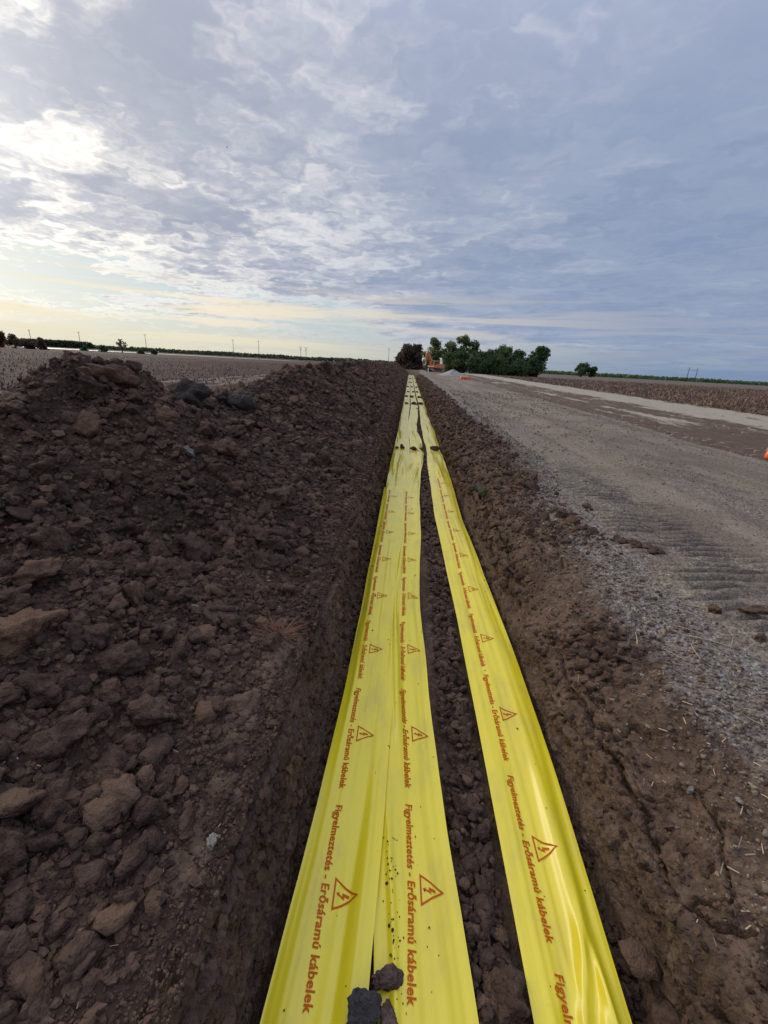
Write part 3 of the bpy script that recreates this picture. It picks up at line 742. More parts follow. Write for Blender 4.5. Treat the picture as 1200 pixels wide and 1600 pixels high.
# ------------------------------------------------------------------ warning tapes
WEIGHT_ROWS = [9.45, 21.2, 25.7, 31.0, 38.0, 48.0, 62.0]
def calm(y):
    return 1-0.6*sst(y, 8.5, 12)
def sag(y):
    s = 0
    for w in WEIGHT_ROWS: s = s+np.exp(-((y-w)/(0.25+0.012*w))**2)
    return s
TAPES = {
    'left': dict(y=[-3, .5, .65, 1.0, 1.7, 2.45, 4.4, 6.3], l=[-.31, -.305, -.30, -.272, -.255, -.252, -.256, -.270], r=[-.01, -.008, -.003, .012, .026, .03, .035, .03], dz=0.012, seed=1),
    'left far': dict(y=[5.7, 6.6, 8, 9.4, 10.3, 12, 15, 19, 26, 60, 84], l=[-.24, -.248, -.25, -.24, -.23, -.22, -.215, -.21, -.20, -.19, -.19], r=[.06, .07, .09, .115, .10, .05, .06, .10, .10, .10, .10], dz=0.004, seed=2),
    'middle': dict(y=[-3, .5, .68, .9, 1.19, 1.47, 1.73, 2.12, 2.43, 2.83, 3.35, 3.91, 5.1, 5.8, 7.26, 8.17, 9.3, 10.6, 12.2, 13.6, 15.9, 19.8, 26, 60, 84],
                   l=[.035, .032, .028, .0, -.03, -.045, -.055, -.065, -.07, -.09, -.085, -.07, -.05, -.05, .0, .07, .125, .105, .03, .04, .10, .15, .13, .13, .13],
                   r=[.345, .335, .33, .30, .272, .252, .240, .230, .220, .195, .203, .230, .25, .255, .312, .378, .425, .40, .315, .33, .41, .465, .43, .42, .42], dz=0.0, seed=3),
    'right': dict(y=[-3, .5, .7, 1.26, 1.98, 2.5, 3.4, 5.1, 6.6, 7.8, 8.7, 9.6, 10.3, 12, 13.6, 16.7, 20, 26, 60, 84], l=[.48, .48, .478, .48, .478, .475, .462, .43, .445, .445, .47, .505, .47, .462, .46, .50, .54, .50, .49, .49],
                  r=[.755, .76, .77, .80, .815, .815, .80, .775, .80, .81, .812, .80, .815, .815, .805, .775, .84, .81, .81, .81], dz=0.0, seed=4),
}
def tape_pos(k, s, y):
    """s: 0..1 across, y along; returns world points on the film"""
    T = TAPES[k]; sd_ = T['seed']*10
    s = np.asarray(s, float); y = np.asarray(y, float)
    def ip(a):
        a_ = np.interp(y, T['y'], T[a]); e = 0.25
        return (a_+np.interp(y-e, T['y'], T[a])+np.interp(y+e, T['y'], T[a]))/3
    wob = 0.006*gnoise(y*1.3, y*0+sd_, 201)*np.clip(y-1, 0, 1)
    l = ip('l')+wob; r = ip('r')+wob+0.006*gnoise(y*1.5, y*0+sd_+3, 202)*np.clip(y-.6, 0, 1)
    x = l+s*(r-l); q = x
    fold = sst(y, 5.6, 7.5)
    z = -0.455+T['dz']+0.010*gnoise(s*1.8+sd_, y*0.55, 203)+0.0085*gnoise(s*4.0+0.7*gnoise(y*0.6, y*0, 206)+sd_, y*0.45, 204)
    z = z+0.0035*gnoise(s*11+sd_, y*1.1, 205)
    z = (z+0.455-T['dz'])*calm(y)-0.455+T['dz']
    z = z+calm(y)*fold*(0.030*gnoise(s*2.0+y*0.35, y*0.6+sd_, 207)+0.008*gnoise(s*5+y*0.8, y*0.8+sd_, 208))
    b = sag(y); z = z-0.035*b*(y > 8)+0.030*(y > 7)*gnoise(y*0.6+sd_, y*0, 209)
    # film edges droop over the loose fill, most on the outer side
    dl, dr = (0.046, 0.004) if k == 'left' else (0.006, 0.012) if k == 'middle' else (0.014, 0.026) if k == 'right' else (0.02, 0.01)
    dv = 0.55+0.6*gnoise(y*0.5, y*0+sd_, 210)
    z = z-dl*dv*(1-sst(s, 0, 0.20))-dr*dv*sst(s, 0.74, 1.0)
    if k == 'middle':   # a standing crease with a shaded flank
        c = 0.36+0.10*gnoise(y*0.5, y*0+1, 211); a = sst(y, 1.1, 2.0)*(1-sst(y, 3.6, 4.2))
        z = z+0.020*a*np.exp(-((s-c)/0.09)**2)-0.008*a*np.exp(-((s-c-0.16)/0.07)**2)
        z = z+0.012*(1-sst(y, 1.0, 1.5))*np.exp(-((s-0.20)/0.05)**2)
    if k == 'right':    # puckers where the film is pinched near the camera
        a = np.exp(-((y-0.74)/0.16)**2)
        z = z+0.8*a*(0.028*np.exp(-((s-0.55-0.8*(y-.74))/0.06)**2)-0.020*np.exp(-((s-0.68-0.7*(y-.74))/0.05)**2)+0.022*np.exp(-((s-0.80+0.2*(y-.74))/0.045)**2)-0.024*np.exp(-((s-0.36)/0.09)**2-((y-.66)/.07)**2))
        z = z+0.011*(1-sst(y, 1.3, 1.9))*np.exp(-((s-0.74)/0.10)**2)-0.009*(1-sst(y, 1.2, 1.8))*np.exp(-((s-0.56)/0.07)**2)
    for (kk, fs, fy, fw, fl, fh, sk) in (('middle', .30, 7.7, .07, .55, .034, .10), ('middle', .72, 7.1, .08, .6, .040, .14), ('left far', .55, 8.0, .07, .5, .032, .12), ('left far', .35, 11.2, .08, .8, .03, -.1), ('right', .55, 7.2, .07, .5, .032, -.06), ('middle', .5, 11.5, .08, .9, .03, .08), ('right', .4, 12.5, .09, 1.0, .03, .05)):
        if kk == k: z = z+fh*np.exp(-((s-fs-sk*(y-fy))/fw)**2-((y-fy)/fl)**2)
    if k == 'left':
        z = z-0.012*(1-sst(y, .9, 1.4))*np.exp(-((s-0.62)/0.12)**2)+0.010*(1-sst(y, 1.0, 1.6))*np.exp(-((s-0.82)/0.08)**2)
    return np.stack([x, y, z], -1)
TEXT = 'Figyelmeztetés - Erősáramú kábelek'
def text_mesh_2d():
    cu = bpy.data.curves.new('print', 'FONT'); cu.body = TEXT; cu.size = 1.0; cu.offset = 0.024; cu.resolution_u = 3; cu.fill_mode = 'FRONT'
    cu.space_character = 1.06
    o = bpy.data.objects.new('print', cu); COL.objects.link(o)
    dg = bpy.context.evaluated_depsgraph_get(); me = bpy.data.meshes.new_from_object(o.evaluated_get(dg))
    V = np.array([v.co[:2] for v in me.vertices]); T = []
    me.calc_loop_triangles(); T = np.array([t.vertices[:] for t in me.loop_triangles])
    bpy.data.objects.remove(o); bpy.data.meshes.remove(me); bpy.data.curves.remove(cu)
    V[:, 0] -= V[:, 0].min()
    return V, T
TV, TF = text_mesh_2d()
TEXT_L, PERIOD = 0.60, 0.674
def sign_2d():
    """warning triangle with a lightning bolt; u along the text, v up (apex at +v)"""
    V = []; F = []
    def tri(sc): return [(-0.5*sc, -0.30*sc), (0.5*sc, -0.30*sc), (0.0, 0.58*sc)]
    o_, i_ = tri(1.0), [(-0.405, -0.245), (0.405, -0.245), (0.0, 0.472)]
    V += o_+i_
    for a in range(3): b = (a+1) % 3; F += [(a, b, 3+b), (a, 3+b, 3+a)]
    bolt = [(-0.02, 0.26), (0.06, 0.26), (0.02, 0.08), (0.12, 0.10), (0.00, -0.12), (0.045, -0.11), (-0.03, -0.20), (-0.075, -0.09), (-0.035, -0.10), (0.02, 0.03), (-0.09, 0.01)]
    k = len(V); V += bolt; F += [(k, k+1, k+2), (k, k+2, k+10), (k+2, k+3, k+9), (k+2, k+9, k+10), (k+3, k+4, k+9), (k+4, k+8, k+9), (k+5, k+6, k+7), (k+4, k+5, k+8), (k+5, k+7, k+8)]
    return np.array(V), np.array(F)
SV, SF = sign_2d()
def subdiv(V, F, times):
    for _ in range(times):
        a, b, c = V[F[:, 0]], V[F[:, 1]], V[F[:, 2]]; n = len(F)
        V = np.concatenate([a, b, c, (a+b)/2, (b+c)/2, (c+a)/2]); i = np.arange(n)
        F = np.concatenate([np.stack(q, -1) for q in ((i, i+3*n, i+5*n), (i+3*n, i+n, i+4*n), (i+5*n, i+4*n, i+2*n), (i+3*n, i+4*n, i+5*n))])
    return V, F
SV2 = subdiv(SV, SF, 2); TV2 = subdiv(TV, TF, 1)
def on_tape(k, x_base, y0, u, v, h):
    """print laid on the film: u runs towards the camera from y0, v runs to the right from the baseline"""
    T = TAPES[k]; y = y0-u
    if k == 'middle': x_base = x_base-0.095+np.interp(y, [.5, .66, 1.2, 1.9, 2.5, 6], [.130, .124, .106, .076, .058, .058])
    l = np.interp(y, T['y'], T['l']); r = np.interp(y, T['y'], T['r']); s = np.clip((x_base+v-l)/(r-l), 0.01, 0.99)
    P = tape_pos(k, s, y); P[:, 2] += h; return P
def build_tape(k, label, y0, y1, x_text, first, n_print):
    root = empty('warning_tape', (0, 0, 0)); tag(root, label, 'warning tape', 'yellow cable warning tapes laid along the trench')
    ys = rows_y(y0, y1, 0.012, 0.0085); ys[-1] = y1
    s, y = np.meshgrid(np.linspace(0, 1, 73), ys)
    P = tape_pos(k, s, y)
    link('film', mesh_np('film', P.reshape(-1, 3), grid_faces(len(ys), 73), M['tape'], True), root)
    if n_print == 0: return root
    sc = TEXT_L/TV[:, 0].max()
    for i in range(n_print):
        yt = first+i*PERIOD
        V2, F2 = TV2 if i < 3 else (TV, TF)
        P = on_tape(k, x_text, yt, V2[:, 0]*sc, V2[:, 1]*sc, 0.0024)
        link('lettering', mesh_np('lettering', P, F2, M['print'], True), root)
        P = on_tape(k, x_text+0.073, yt-0.305, SV2[0][:, 0]*0.098, SV2[0][:, 1]*0.098, 0.0024)
        link('warning_triangle', mesh_np('warning_triangle', P, SV2[1], M['print'], True), root)
    return root
build_tape('middle', 'yellow warning tape in the middle, its left edge tucked under the left tape', -1.5, 84, 0.095, 0.615, 9)
build_tape('left far', 'yellow warning tape at the far left, starting under the cut end of the left tape', 5.9, 84, 0, 0, 0)
build_tape('left', 'yellow warning tape nearest the soil heap, ending in a straight cut edge', -1.5, 6.18, -0.185, 0.575, 9)
build_tape('right', 'yellow warning tape lying alone along the right trench wall', -1.5, 84, 0.572, 0.80, 10)

n = 150; kk = RNG.choice(['left', 'middle', 'right'], n, p=[.3, .45, .25]); ys_ = np.exp(RNG.uniform(math.log(.6), math.log(5.5), n)); ss_ = RNG.uniform(.03, .97, n)
ss_[:60] = np.clip(RNG.normal(.22, .05, 60), .05, .5); kk[:60] = 'middle'; ys_[:60] = RNG.uniform(.68, 1.15, 60)
Pc = np.array([tape_pos(k, np.array([a]), np.array([b]))[0] for k, a, b in zip(kk, ss_, ys_)]); rc = RNG.uniform(.0012, .0035, n)*(1+.25*ys_)*np.where(RNG.uniform(0, 1, n) < .15, 2, 1); Pc[:, 2] += rc*.5
tag(link('soil_crumbs', scatter_mesh('soil_crumbs', CHIP, Pc, rc, M['clod'], 1.0)), kind='stuff')
def lone_clod(name, x, y, z, r, label, cat, mat, k=0, rot=(0, 0, 0), sc=(1, 1, 1), group=None):
    o = link(name, rock_mesh(4, k % 8, mat), None, (x, y, z)); o.scale = (r*sc[0], r*sc[1], r*sc[2]); o.rotation_euler = rot
    return tag(o, label, cat, group)
def tz(k, x, y):
    T = TAPES[k]; l = np.interp(y, T['y'], T['l']); r = np.interp(y, T['y'], T['r'])
    return float(tape_pos(k, np.array([np.clip((x-l)/(r-l), 0, 1)]), np.array([y]))[0, 2])
M['stone_dark'] = soil_mat('dark_stone', (0.0600, 0.0522, 0.0486), (0.0990, 0.0870, 0.0783), (0.1575, 0.1363, 0.1188), clod=True)
M['stone_brown'] = soil_mat('brown_clod', (0.1013, 0.0650, 0.0475), (0.1755, 0.1144, 0.0825), (0.2430, 0.1625, 0.1187), clod=True)
lone_clod('stone', -0.012, .655, -.425, .046, 'dark grey rounded stone on the yellow tapes at the bottom edge of the photo', 'stone', M['stone_dark'], 2, (0, .2, .4), (1, 1, 1.25))
lone_clod('soil_clod', 0.055, .735, -.428, .040, 'reddish brown clod lying on the middle tape behind the dark grey stone', 'soil clod', M['stone_brown'], 4, (.1, .1, .3), (1.05, .7, .8))
lone_clod('soil_clod', 0.062, .655, -.432, .034, 'small brown clod squeezed beside the dark grey stone on the middle tape', 'soil clod', M['stone_brown'], 5, (.1, .1, 1.3), (.9, 1.0, .9))
for (k, x, y, r, kk, lab) in [('left far', -.175, 9.42, .045, 1, 'small dark clod pressing down the far left tape, left of a larger one'),
                             ('left far', -.06, 9.47, .065, 2, 'larger of the two dark clods pressing down the far left tape'),
                             ('middle', .19, 9.47, .062, 3, 'dark clod pressing down the middle tape where it bulges to the right'),
                             ('right', .685, 9.5, .085, 6, 'dark clod pressing down the right tape at its narrow crossing fold')]:
    lone_clod('soil_clod', x, y, tz(k, x, y)+r*0.55, r, lab, 'soil clod', M['clod'], kk, (.2, .1, kk), (1.2, .8, 1.0))
for y in WEIGHT_ROWS[1:]:
    for k, x in (('left far', -.04), ('middle', .28), ('right', .65)):
        xx = x+RNG.uniform(-.06, .06); yy = y+RNG.uniform(-.2, .2); wide = (k != 'left far') and y < 27
        lone_clod('soil_clod', xx, yy, tz(k, xx, yy)+.04, .085 if not wide else .10, 'dark clod weighing down the tapes far along the trench', 'soil clod', M['clod'], int(RNG.integers(0, 10)), (.2, .1, 0.1),
                  (1.35, .9, 1) if wide else (1, 1, 1), 'clods weighing down the far tapes')
# clods on the gravel beside the road
for (x, y, r, kk, sc, lab) in [(1.90, 2.29, .042, 1, (1.1, .9, 1), 'round dark clod on the track prints, left of a broad flat clod'),
                              (2.10, 2.28, .055, 3, (1.5, .8, .7), 'broad flat dark clod on the gravel at the right edge of the photo'),
                              (1.96, 2.03, .032, 4, (1.2, .8, .9), 'dark clod lying on the gravel just in front of the broad flat clod')]:
    lone_clod('soil_clod', x, y, max(float(bank_z(x, y)[0]), float(road_z(np.array(x), np.array(y))))+r*.35, r, lab, 'soil clod', M['clod'], kk, (.1, .1, kk), sc)
lump = empty('soil_lump', (1.93, 3.27, 0.0)); tag(lump, 'flat streak of dark crumbled soil lying on the gravel beside the track prints', 'soil lump')
for i in range(34):
    t = RNG.uniform(-1, 1); r = .016+.034*(1-abs(t))*RNG.uniform(.4, 1)
    x = 0.155*t+RNG.normal(0, .012); y = -0.14*t+RNG.normal(0, .035)
    o = link('crumb', rock_mesh(2, i % 10, M['clod']), lump, (x, y, 0.012+r*.35)); o.scale = (r*1.3, r, r*.8); o.rotation_euler = (0, 0, RNG.uniform(0, 6))

# ------------------------------------------------------------------ straw and weeds
def straw_mb(L, w, bend):
    mb = MB(); n = 5; pts = [(L*(i/n-.5), bend*math.sin(i/n*math.pi), 0.004+0.004*math.sin(i*1.7)) for i in range(n+1)]
    return mb.tube(pts, [w*(.7+.3*math.sin(i)) for i in range(n+1)], 5)
SM = []
for i in range(5):
    mb = straw_mb(1.0, 0.022+.008*(i % 2), 0.05*(i-2)); me = bpy.data.meshes.new('straw'); me.from_pydata(mb.v, [], mb.f); me.materials.append(M['straw']); SM.append(me)
STRAW = {1: 'short straw stalk just in front of the flat streak of dark crumbled soil', 5: 'long straw stalk reaching towards the round dark clod on the track prints', 10: 'small straw stalk on the bare bank below the knot of dark clods', 14: 'straw stalk lying flat on the brown bank above the knot of dark clods', 19: 'tiny straw stalk near the pale angular stone on the bare right bank', 16: 'straw stalk lying across the bank close to the green grass tuft'}
straws = [(1.50, 3.75, .14, .6), (1.72, 3.2, .10, 1.9), (1.38, 3.05, .09, 2.6), (1.72, 2.72, .12, -.1), (1.62, 2.08, .17, -.5), (1.86, 2.35, .22, -.25), (1.32, 2.02, .13, 1.2), (1.46, 1.86, .16, -.9), (1.55, 1.9, .12, 1.4), (1.66, 1.98, .22, -.4),
          (0.98, 1.86, .07, 1.2), (1.03, 1.74, .08, .3), (1.72, 1.62, .14, .2), (1.84, 1.58, .16, -.1), (1.3, 4.3, .12, 0), (1.6, 4.6, .14, .5), (1.25, 5.6, .16, .1), (1.8, 2.0, .11, .9), (1.5, 1.45, .08, 2.2), (1.22, 1.3, .05, .4), (1.58, 2.5, .08, 2.9), (1.42, 2.4, .06, .8)]
for i, (x, y, L, a) in enumerate(straws):
    o = link('straw_stalk', SM[i % 5], None, (x, y, max(float(bank_z(x, y)[0]), (float(road_z(np.array(x), np.array(y)))-.02) if x > 1.7 else -9)+0.008)); o.rotation_euler = (0, random.uniform(-.1, .1), a); o.scale = (L, L*.8, L*.8)
    tag(o, STRAW.get(i, 'dry pale straw stalk lying loose on the gravel between the trench bank and the road'), 'straw', 'loose straw stalks on the gravel verge')
def straw_stuff(name, pts, Lr, wr, label_parent=None, mat=None):
    V = []; F = []
    for (x, y, z) in pts:
        L = random.uniform(*Lr); a = random.uniform(0, 6.28); w = random.uniform(*wr); dx, dy = math.cos(a)*L/2, math.sin(a)*L/2; px, py = -math.sin(a)*w, math.cos(a)*w; t = random.uniform(-.2, .35)*L
        b = len(V); V += [(x-dx-px, y-dy-py, z), (x-dx+px, y-dy+py, z+.002), (x+dx+px, y+dy+py, z+t+.002), (x+dx-px, y+dy-py, z+t)]; F.append((b, b+1, b+2, b+3))
    return mesh_np(name, np.array(V), np.array(F), mat or M['straw'], False)
n = 500; xs = RNG.uniform(.95, 2.2, n); ys = np.exp(RNG.uniform(math.log(.7), math.log(9), n)); zs = np.maximum(bank_z(xs, ys), np.where(xs > 1.7, road_z(xs, ys)-.02, -9))+.003
o = link('straw_litter', straw_stuff('straw_litter', zip(xs, ys, zs), (.01, .045), (.0008, .002)), trench); tag(o, kind='stuff')
n = 130; xs = -RNG.uniform(.45, 1.6, n); ys = np.exp(RNG.uniform(math.log(.4), math.log(5), n)); zs = heap_z(xs, ys)+.008
o = link('straw_litter', straw_stuff('straw_litter', zip(xs, ys, zs), (.008, .03), (.0007, .0016)), heap); tag(o, kind='stuff')
# straw over the dark strip between road and field, and stubble in both fields
n = 9000; xs = RNG.uniform(6.4, 16, n); ys = 6+RNG.uniform(0, 1, n)**1.7*50; zs = np.full(n, .0)
kk = gnoise(xs*.7, ys*.25, 141)+np.where(xs > 10.8, .3, 0) > 0.0; n = kk.sum()
o = link('straw_litter', straw_stuff('straw_litter', zip(xs[kk], ys[kk], zs[kk]), (.04, .20), (.003, .010))); tag(o, kind='stuff')
M['stubble'] = simple('stubble', (0.105, 0.070, 0.050), 0.85, 0.2, 0.4, 3)
M['stubble_red'] = simple('dead_stalk', (0.17, 0.11, 0.08), 0.85, 0.2, 0.4, 3)
def stubble(name, xs, ys, hr, wr, mat):
    V = []; F = []
    for x, y in zip(xs, ys):
        h = random.uniform(*hr); w = random.uniform(*wr); a = random.uniform(0, 3.14); lx, ly = random.gauss(0, .35)*h, random.gauss(0, .35)*h; dx, dy = math.cos(a)*w, math.sin(a)*w
        b = len(V); V += [(x-dx, y-dy, -.06), (x+dx, y+dy, -.06), (x+dx+lx, y+dy+ly, h), (x-dx+lx, y-dy+ly, h*.8)]; F.append((b, b+1, b+2, b+3))
    o = link(name, mesh_np(name, np.array(V), np.array(F), mat, False)); tag(o, kind='stuff')
n = 14000; ys = 5+RNG.uniform(0, 1, n)**1.5*110; xs = np.round((-4.5-RNG.uniform(0, 1, n)*(4+ys*1.05))/.75)*.75+RNG.normal(0, .08, n); stubble('field_stubble', xs, ys, (.02, .10), (.008, .03), M['stubble'])
n = 13000; ys = 8+RNG.uniform(0, 1, n)**1.5*110; xs = 15.2+.035*ys+RNG.uniform(0, 1, n)*(2+ys*.75); stubble('field_stalks', xs, ys, (.04, .24), (.02, .07), M['stubble_red'])
n = 5200; ys = 9+RNG.uniform(0, 1, n)**1.4*90; xs = 15.0+.035*ys+RNG.uniform(0, 1, n)*(2+ys*.75); r = RNG.uniform(.05, .16, n)*(1+.006*ys)
o = link('field_clods', scatter_mesh('field_clods', CHIP, np.stack([xs, ys, r*0-.03], -1), r, M['trench'])); tag(o, kind='stuff')
def tuft(name, x, y, z, n, h, spread, mat, label, cat):
    V = []; F = []
    for i in range(n):
        a = random.uniform(0, 6.28); rr = spread*random.random()**.7; bx, by = math.cos(a)*rr*.4, math.sin(a)*rr*.4; L = h*random.uniform(.5, 1.1); w = h*.022+.0006; tx, ty = -math.sin(a)*w, math.cos(a)*w
        for j in range(4):
            t0 = j/3; ww = (1-t0*.85); cx_ = bx+math.cos(a)*rr*t0**1.6; cy_ = by+math.sin(a)*rr*t0**1.6; cz = L*(t0-.35*t0*t0)
            V += [(cx_-tx*ww, cy_-ty*ww, cz), (cx_+tx*ww, cy_+ty*ww, cz)]
            if j: b = len(V)-4; F.append((b, b+1, b+3, b+2))
    o = link(name, mesh_np(name, np.array(V), np.array(F), mat, True), None, (x, y, z)); return tag(o, label, cat)
M['grass'] = simple('green_blade', (0.075, 0.125, 0.035), 0.6, 0.3, 0.3, 20)
M['weed'] = simple('dry_red_weed', (0.20, 0.085, 0.05), 0.8, 0.2, 0.3, 20)
tuft('grass_tuft', 1.02, 5.0, float(bank_z(1.02, 5.0)[0])-.01, 60, .17, .16, M['grass'], 'small green grass tuft growing on the right trench bank', 'grass tuft')
tuft('dead_weed', -.55, 1.72, float(heap_z(np.array(-.55), np.array(1.72)))-.005, 90, .085, .11, M['weed'], 'dry reddish weed lying on the soil at the left trench edge', 'weed')
tuft('seedling', 1.62, 1.88, float(bank_z(1.62, 1.88)[0])-.002, 14, .03, .04, M['grass'], 'tiny green seedling among the gravel near the flat dark clods', 'plant')
M['pale_stone'] = soil_mat('pale_stone', (0.1267, 0.1109, 0.0933), (0.1843, 0.1608, 0.1374), (0.2419, 0.2162, 0.1866), clod=True)
for (x, y, r, kk, sc, lab) in [(-1.52, 2.86, .062, 0, (.75, .6, 1.0), 'pale pinkish stone sticking out of the middle of the soil heap'), (-.94, 1.72, .030, 7, (1, .8, .8), 'small pale grey stone in the hollow of the soil heap'),
                              (-.46, .78, .026, 8, (1, 1, .8), 'whitish crumbly stone at the left trench edge near the bottom')]:
    lone_clod('stone', x, y, float(heap_z(np.array(x), np.array(y)))+r*.4, r, lab, 'stone', M['pale_stone'], kk, (.3, .4, kk), sc)
x, y = 1.12, 1.18; lone_clod('stone', x, y, float(bank_z(x, y)[0])+.008, .017, 'small pale angular stone lying alone on the bare right bank', 'stone', M['pale_stone'], 3, (.2, .1, .5), (1.2, .8, .8))

# ------------------------------------------------------------------ trees and far scenery
def leaf_mat(name, c1, c2, c3):
    m, n, b, out = new_mat(name)
    geo = n.node('ShaderNodeNewGeometry'); rnd = geo.outputs['Random Per Island']
    col = n.mix(n.ss(rnd, 0, .6), c1, c2); col = n.mix(n.ss(rnd, .75, 1.0), col, c3)
    n.l.new(col, b.inputs['Base Color']); b.inputs['Roughness'].default_value = .6; b.inputs['Specular IOR Level'].default_value = .25
    tr = n.node('ShaderNodeBsdfTranslucent'); n.l.new(col, tr.inputs[0])
    mx = n.node('ShaderNodeMixShader'); mx.inputs[0].default_value = .40; n.l.new(b.outputs[0], mx.inputs[1]); n.l.new(tr.outputs[0], mx.inputs[2]); n.l.new(mx.outputs[0], out.inputs[0])
    return m
M['leaf_green'] = leaf_mat('leaf_green', (0.0813, 0.1152, 0.0391), (0.1375, 0.1860, 0.0598), (0.2000, 0.2280, 0.0805))
M['leaf_dark'] = leaf_mat('leaf_dark', (0.0456, 0.0768, 0.0319), (0.0744, 0.1176, 0.0440), (0.1080, 0.1500, 0.0550))
M['leaf_brown'] = leaf_mat('leaf_brown', (0.0743, 0.0500, 0.0336), (0.1188, 0.0775, 0.0504), (0.1148, 0.1063, 0.0480))
M['leaf_red'] = leaf_mat('leaf_red', (.11, .045, .025), (.16, .07, .035), (.10, .085, .04))
M['bark'] = simple('bark', (.085, .068, .055), .9, .2, .3, 4)
def leaf_cloud(lobes, n, size, rg):
    """leaf-sized quads through ellipsoid lobes (x,y,z,rx,ry,rz)"""
    w = np.array([l[3]*l[4]*l[5] for l in lobes])**.66; idx = rg.choice(len(lobes), n, p=w/w.sum()); L = np.array(lobes)[idx]
    d = rg.normal(size=(n, 3)); d /= np.linalg.norm(d, axis=1)[:, None]; rad = rg.uniform(0, 1, n)**(1/2.2)*rg.uniform(.85, 1.12, n)
    c = L[:, :3]+d*rad[:, None]*L[:, 3:6]
    a = rg.normal(size=(n, 3)); a /= np.linalg.norm(a, axis=1)[:, None]; b = np.cross(a, rg.normal(size=(n, 3))); b /= np.linalg.norm(b, axis=1)[:, None]
    s = size*rg.uniform(.5, 1.2, n)[:, None]
    V = np.stack([c-a*s-b*s*.6, c+a*s-b*s*.5, c+a*s*.8+b*s*.6, c-a*s*.8+b*s*.5], 1).reshape(-1, 3)
    return V, np.arange(n*4).reshape(-1, 4)
def tree(name, x, y, h, w, mat, label, cat, group=None, n=2200, seed=0, trunk=.22, open_=0.0, size=.26, low=.12):
    rg = np.random.default_rng(seed); root = empty(name, (x, y, -.08)); tag(root, label, cat, group)
    lobes = []; tb = MB()
    th = h*(.25 if trunk > .05 else .1)
    tb.tube([(0, 0, 0), (.05*w*rg.normal()*.3, 0, th*.6), (.03*w*rg.normal(), 0, h*.55), (0, 0, h*.85)], [w*.045, w*.038, w*.022, w*.006], 7)
    k = 15
    for i in range(k):
        z = h*(low+(.93-low)*rg.uniform(0, 1)); prof = math.sin(math.pi*min(1, max(.08, (z/h-low*.5)/(1.02-low*.5)))**.75)**.6
        a = rg.uniform(0, 6.28); rr = w*.5*prof*rg.uniform(.25, .85); lr = w*rg.uniform(.13, .24)*(1-open_*.4)
        lobes.append((rr*math.cos(a), rr*math.sin(a), z, lr, lr, lr*rg.uniform(.7, 1.1)))
        if i % 2 == 0: tb.tube([(0, 0, z*.55), (rr*.5*math.cos(a), rr*.5*math.sin(a), z*.8), (rr*math.cos(a), rr*math.sin(a), z)], [w*.018, w*.010, w*.003], 5)
    lobes.append((0, 0, h*.5, w*.28, w*.28, h*.34)); lobes.append((rg.normal()*.08*w, 0, h*.86, w*.16, w*.16, h*.13))
    V, F = leaf_cloud(lobes, n, size, rg)
    tb.build('trunk', M['bark'], root, None, True)
    link('crown', mesh_np('crown', V, F, mat, False), root)
    return root
# cluster right of the road, left to right
TR = [(6.3, 128, 8.9, 7.4, 'leaf_green', 'broad light green tree rising behind the orange excavator'),
      (10.6, 126, 7.9, 7.2, 'leaf_green', 'mid green tree at the right shoulder of the excavator'),
      (14.5, 125, 9.8, 6.6, 'leaf_green', 'tallest tree of the row, with an open airy top'),
      (18.0, 124, 8.1, 6.6, 'leaf_green', 'green tree just right of the tallest tree of the row'),
      (21.6, 122, 6.6, 7.0, 'leaf_dark', 'low dense dark tree filling the middle of the row'),
      (24.9, 122, 7.6, 6.4, 'leaf_green', 'pointed mid green tree right of the middle of the row'),
      (28.9, 121, 6.6, 7.0, 'leaf_dark', 'low dark tree beside the last tree of the row'),
      (33.0, 118, 7.9, 7.2, 'leaf_dark', 'rounded dark tree standing at the right end of the row')]
for i, (x, y, h, w, mt, lab) in enumerate(TR): tree('broadleaf_tree', x, y, h, w, M[mt], lab, 'tree', 'trees in the row right of the road', 3400, 20+i, open_=.5 if i in (2, 0) else 0.05, low=.02, size=.25)
for i, (x, y, h, w, lab) in enumerate([(11.5, 121, 4.6, 7.5, 'low bush under the trees behind the gravel mound'), (17, 120, 4.6, 8, 'low bush under the tallest tree of the row'), (23, 118, 4.4, 8.5, 'low bush in front of the middle of the tree row'), (29.0, 116.5, 3.8, 7.5, 'low bush at the foot of the right end of the tree row'), (13.0, 123, 6.0, 6.5, 'tall bush filling the gap left of the tallest tree'), (26.8, 120, 5.4, 6, 'tall bush between the pointed tree and the last dark trees'), (19.8, 121, 5.6, 6, 'tall bush left of the low dense dark tree')]):
    tree('bush', x, y, h, w, M['leaf_dark'], lab, 'bush', 'bushes under the tree row', 2200, 60+i, .02, low=.0, size=.25)
tree('broadleaf_tree', -1.3, 150, 7.9, 8.6, M['leaf_brown'], 'dense round brownish tree left of the road end, half of it behind the soil heap', 'tree', None, 6500, 41, low=.0, size=.34)
tree('broadleaf_tree', 1.6, 152, 7.8, 7.6, M['leaf_brown'], 'dense brownish tree merging with the round one, right beside the road end', 'tree', None, 6500, 42, low=.0, size=.34)
tree('bush', 5.6, 152, 3.4, 4.0, M['leaf_dark'], 'small dark bush at the road end left of the excavator', 'bush', None, 900, 43, .02, low=0, size=.26)
tree('broadleaf_tree', 94, 250, 7.0, 9.5, M['leaf_dark'], 'left half of the lone dark tree pair standing in the right field', 'tree', 'lone trees in the right field', 2200, 44, size=.40)
tree('broadleaf_tree', 99.5, 250, 6.0, 6.5, M['leaf_dark'], 'lower right half of the lone dark tree pair in the right field', 'tree', 'lone trees in the right field', 1400, 45, size=.40)
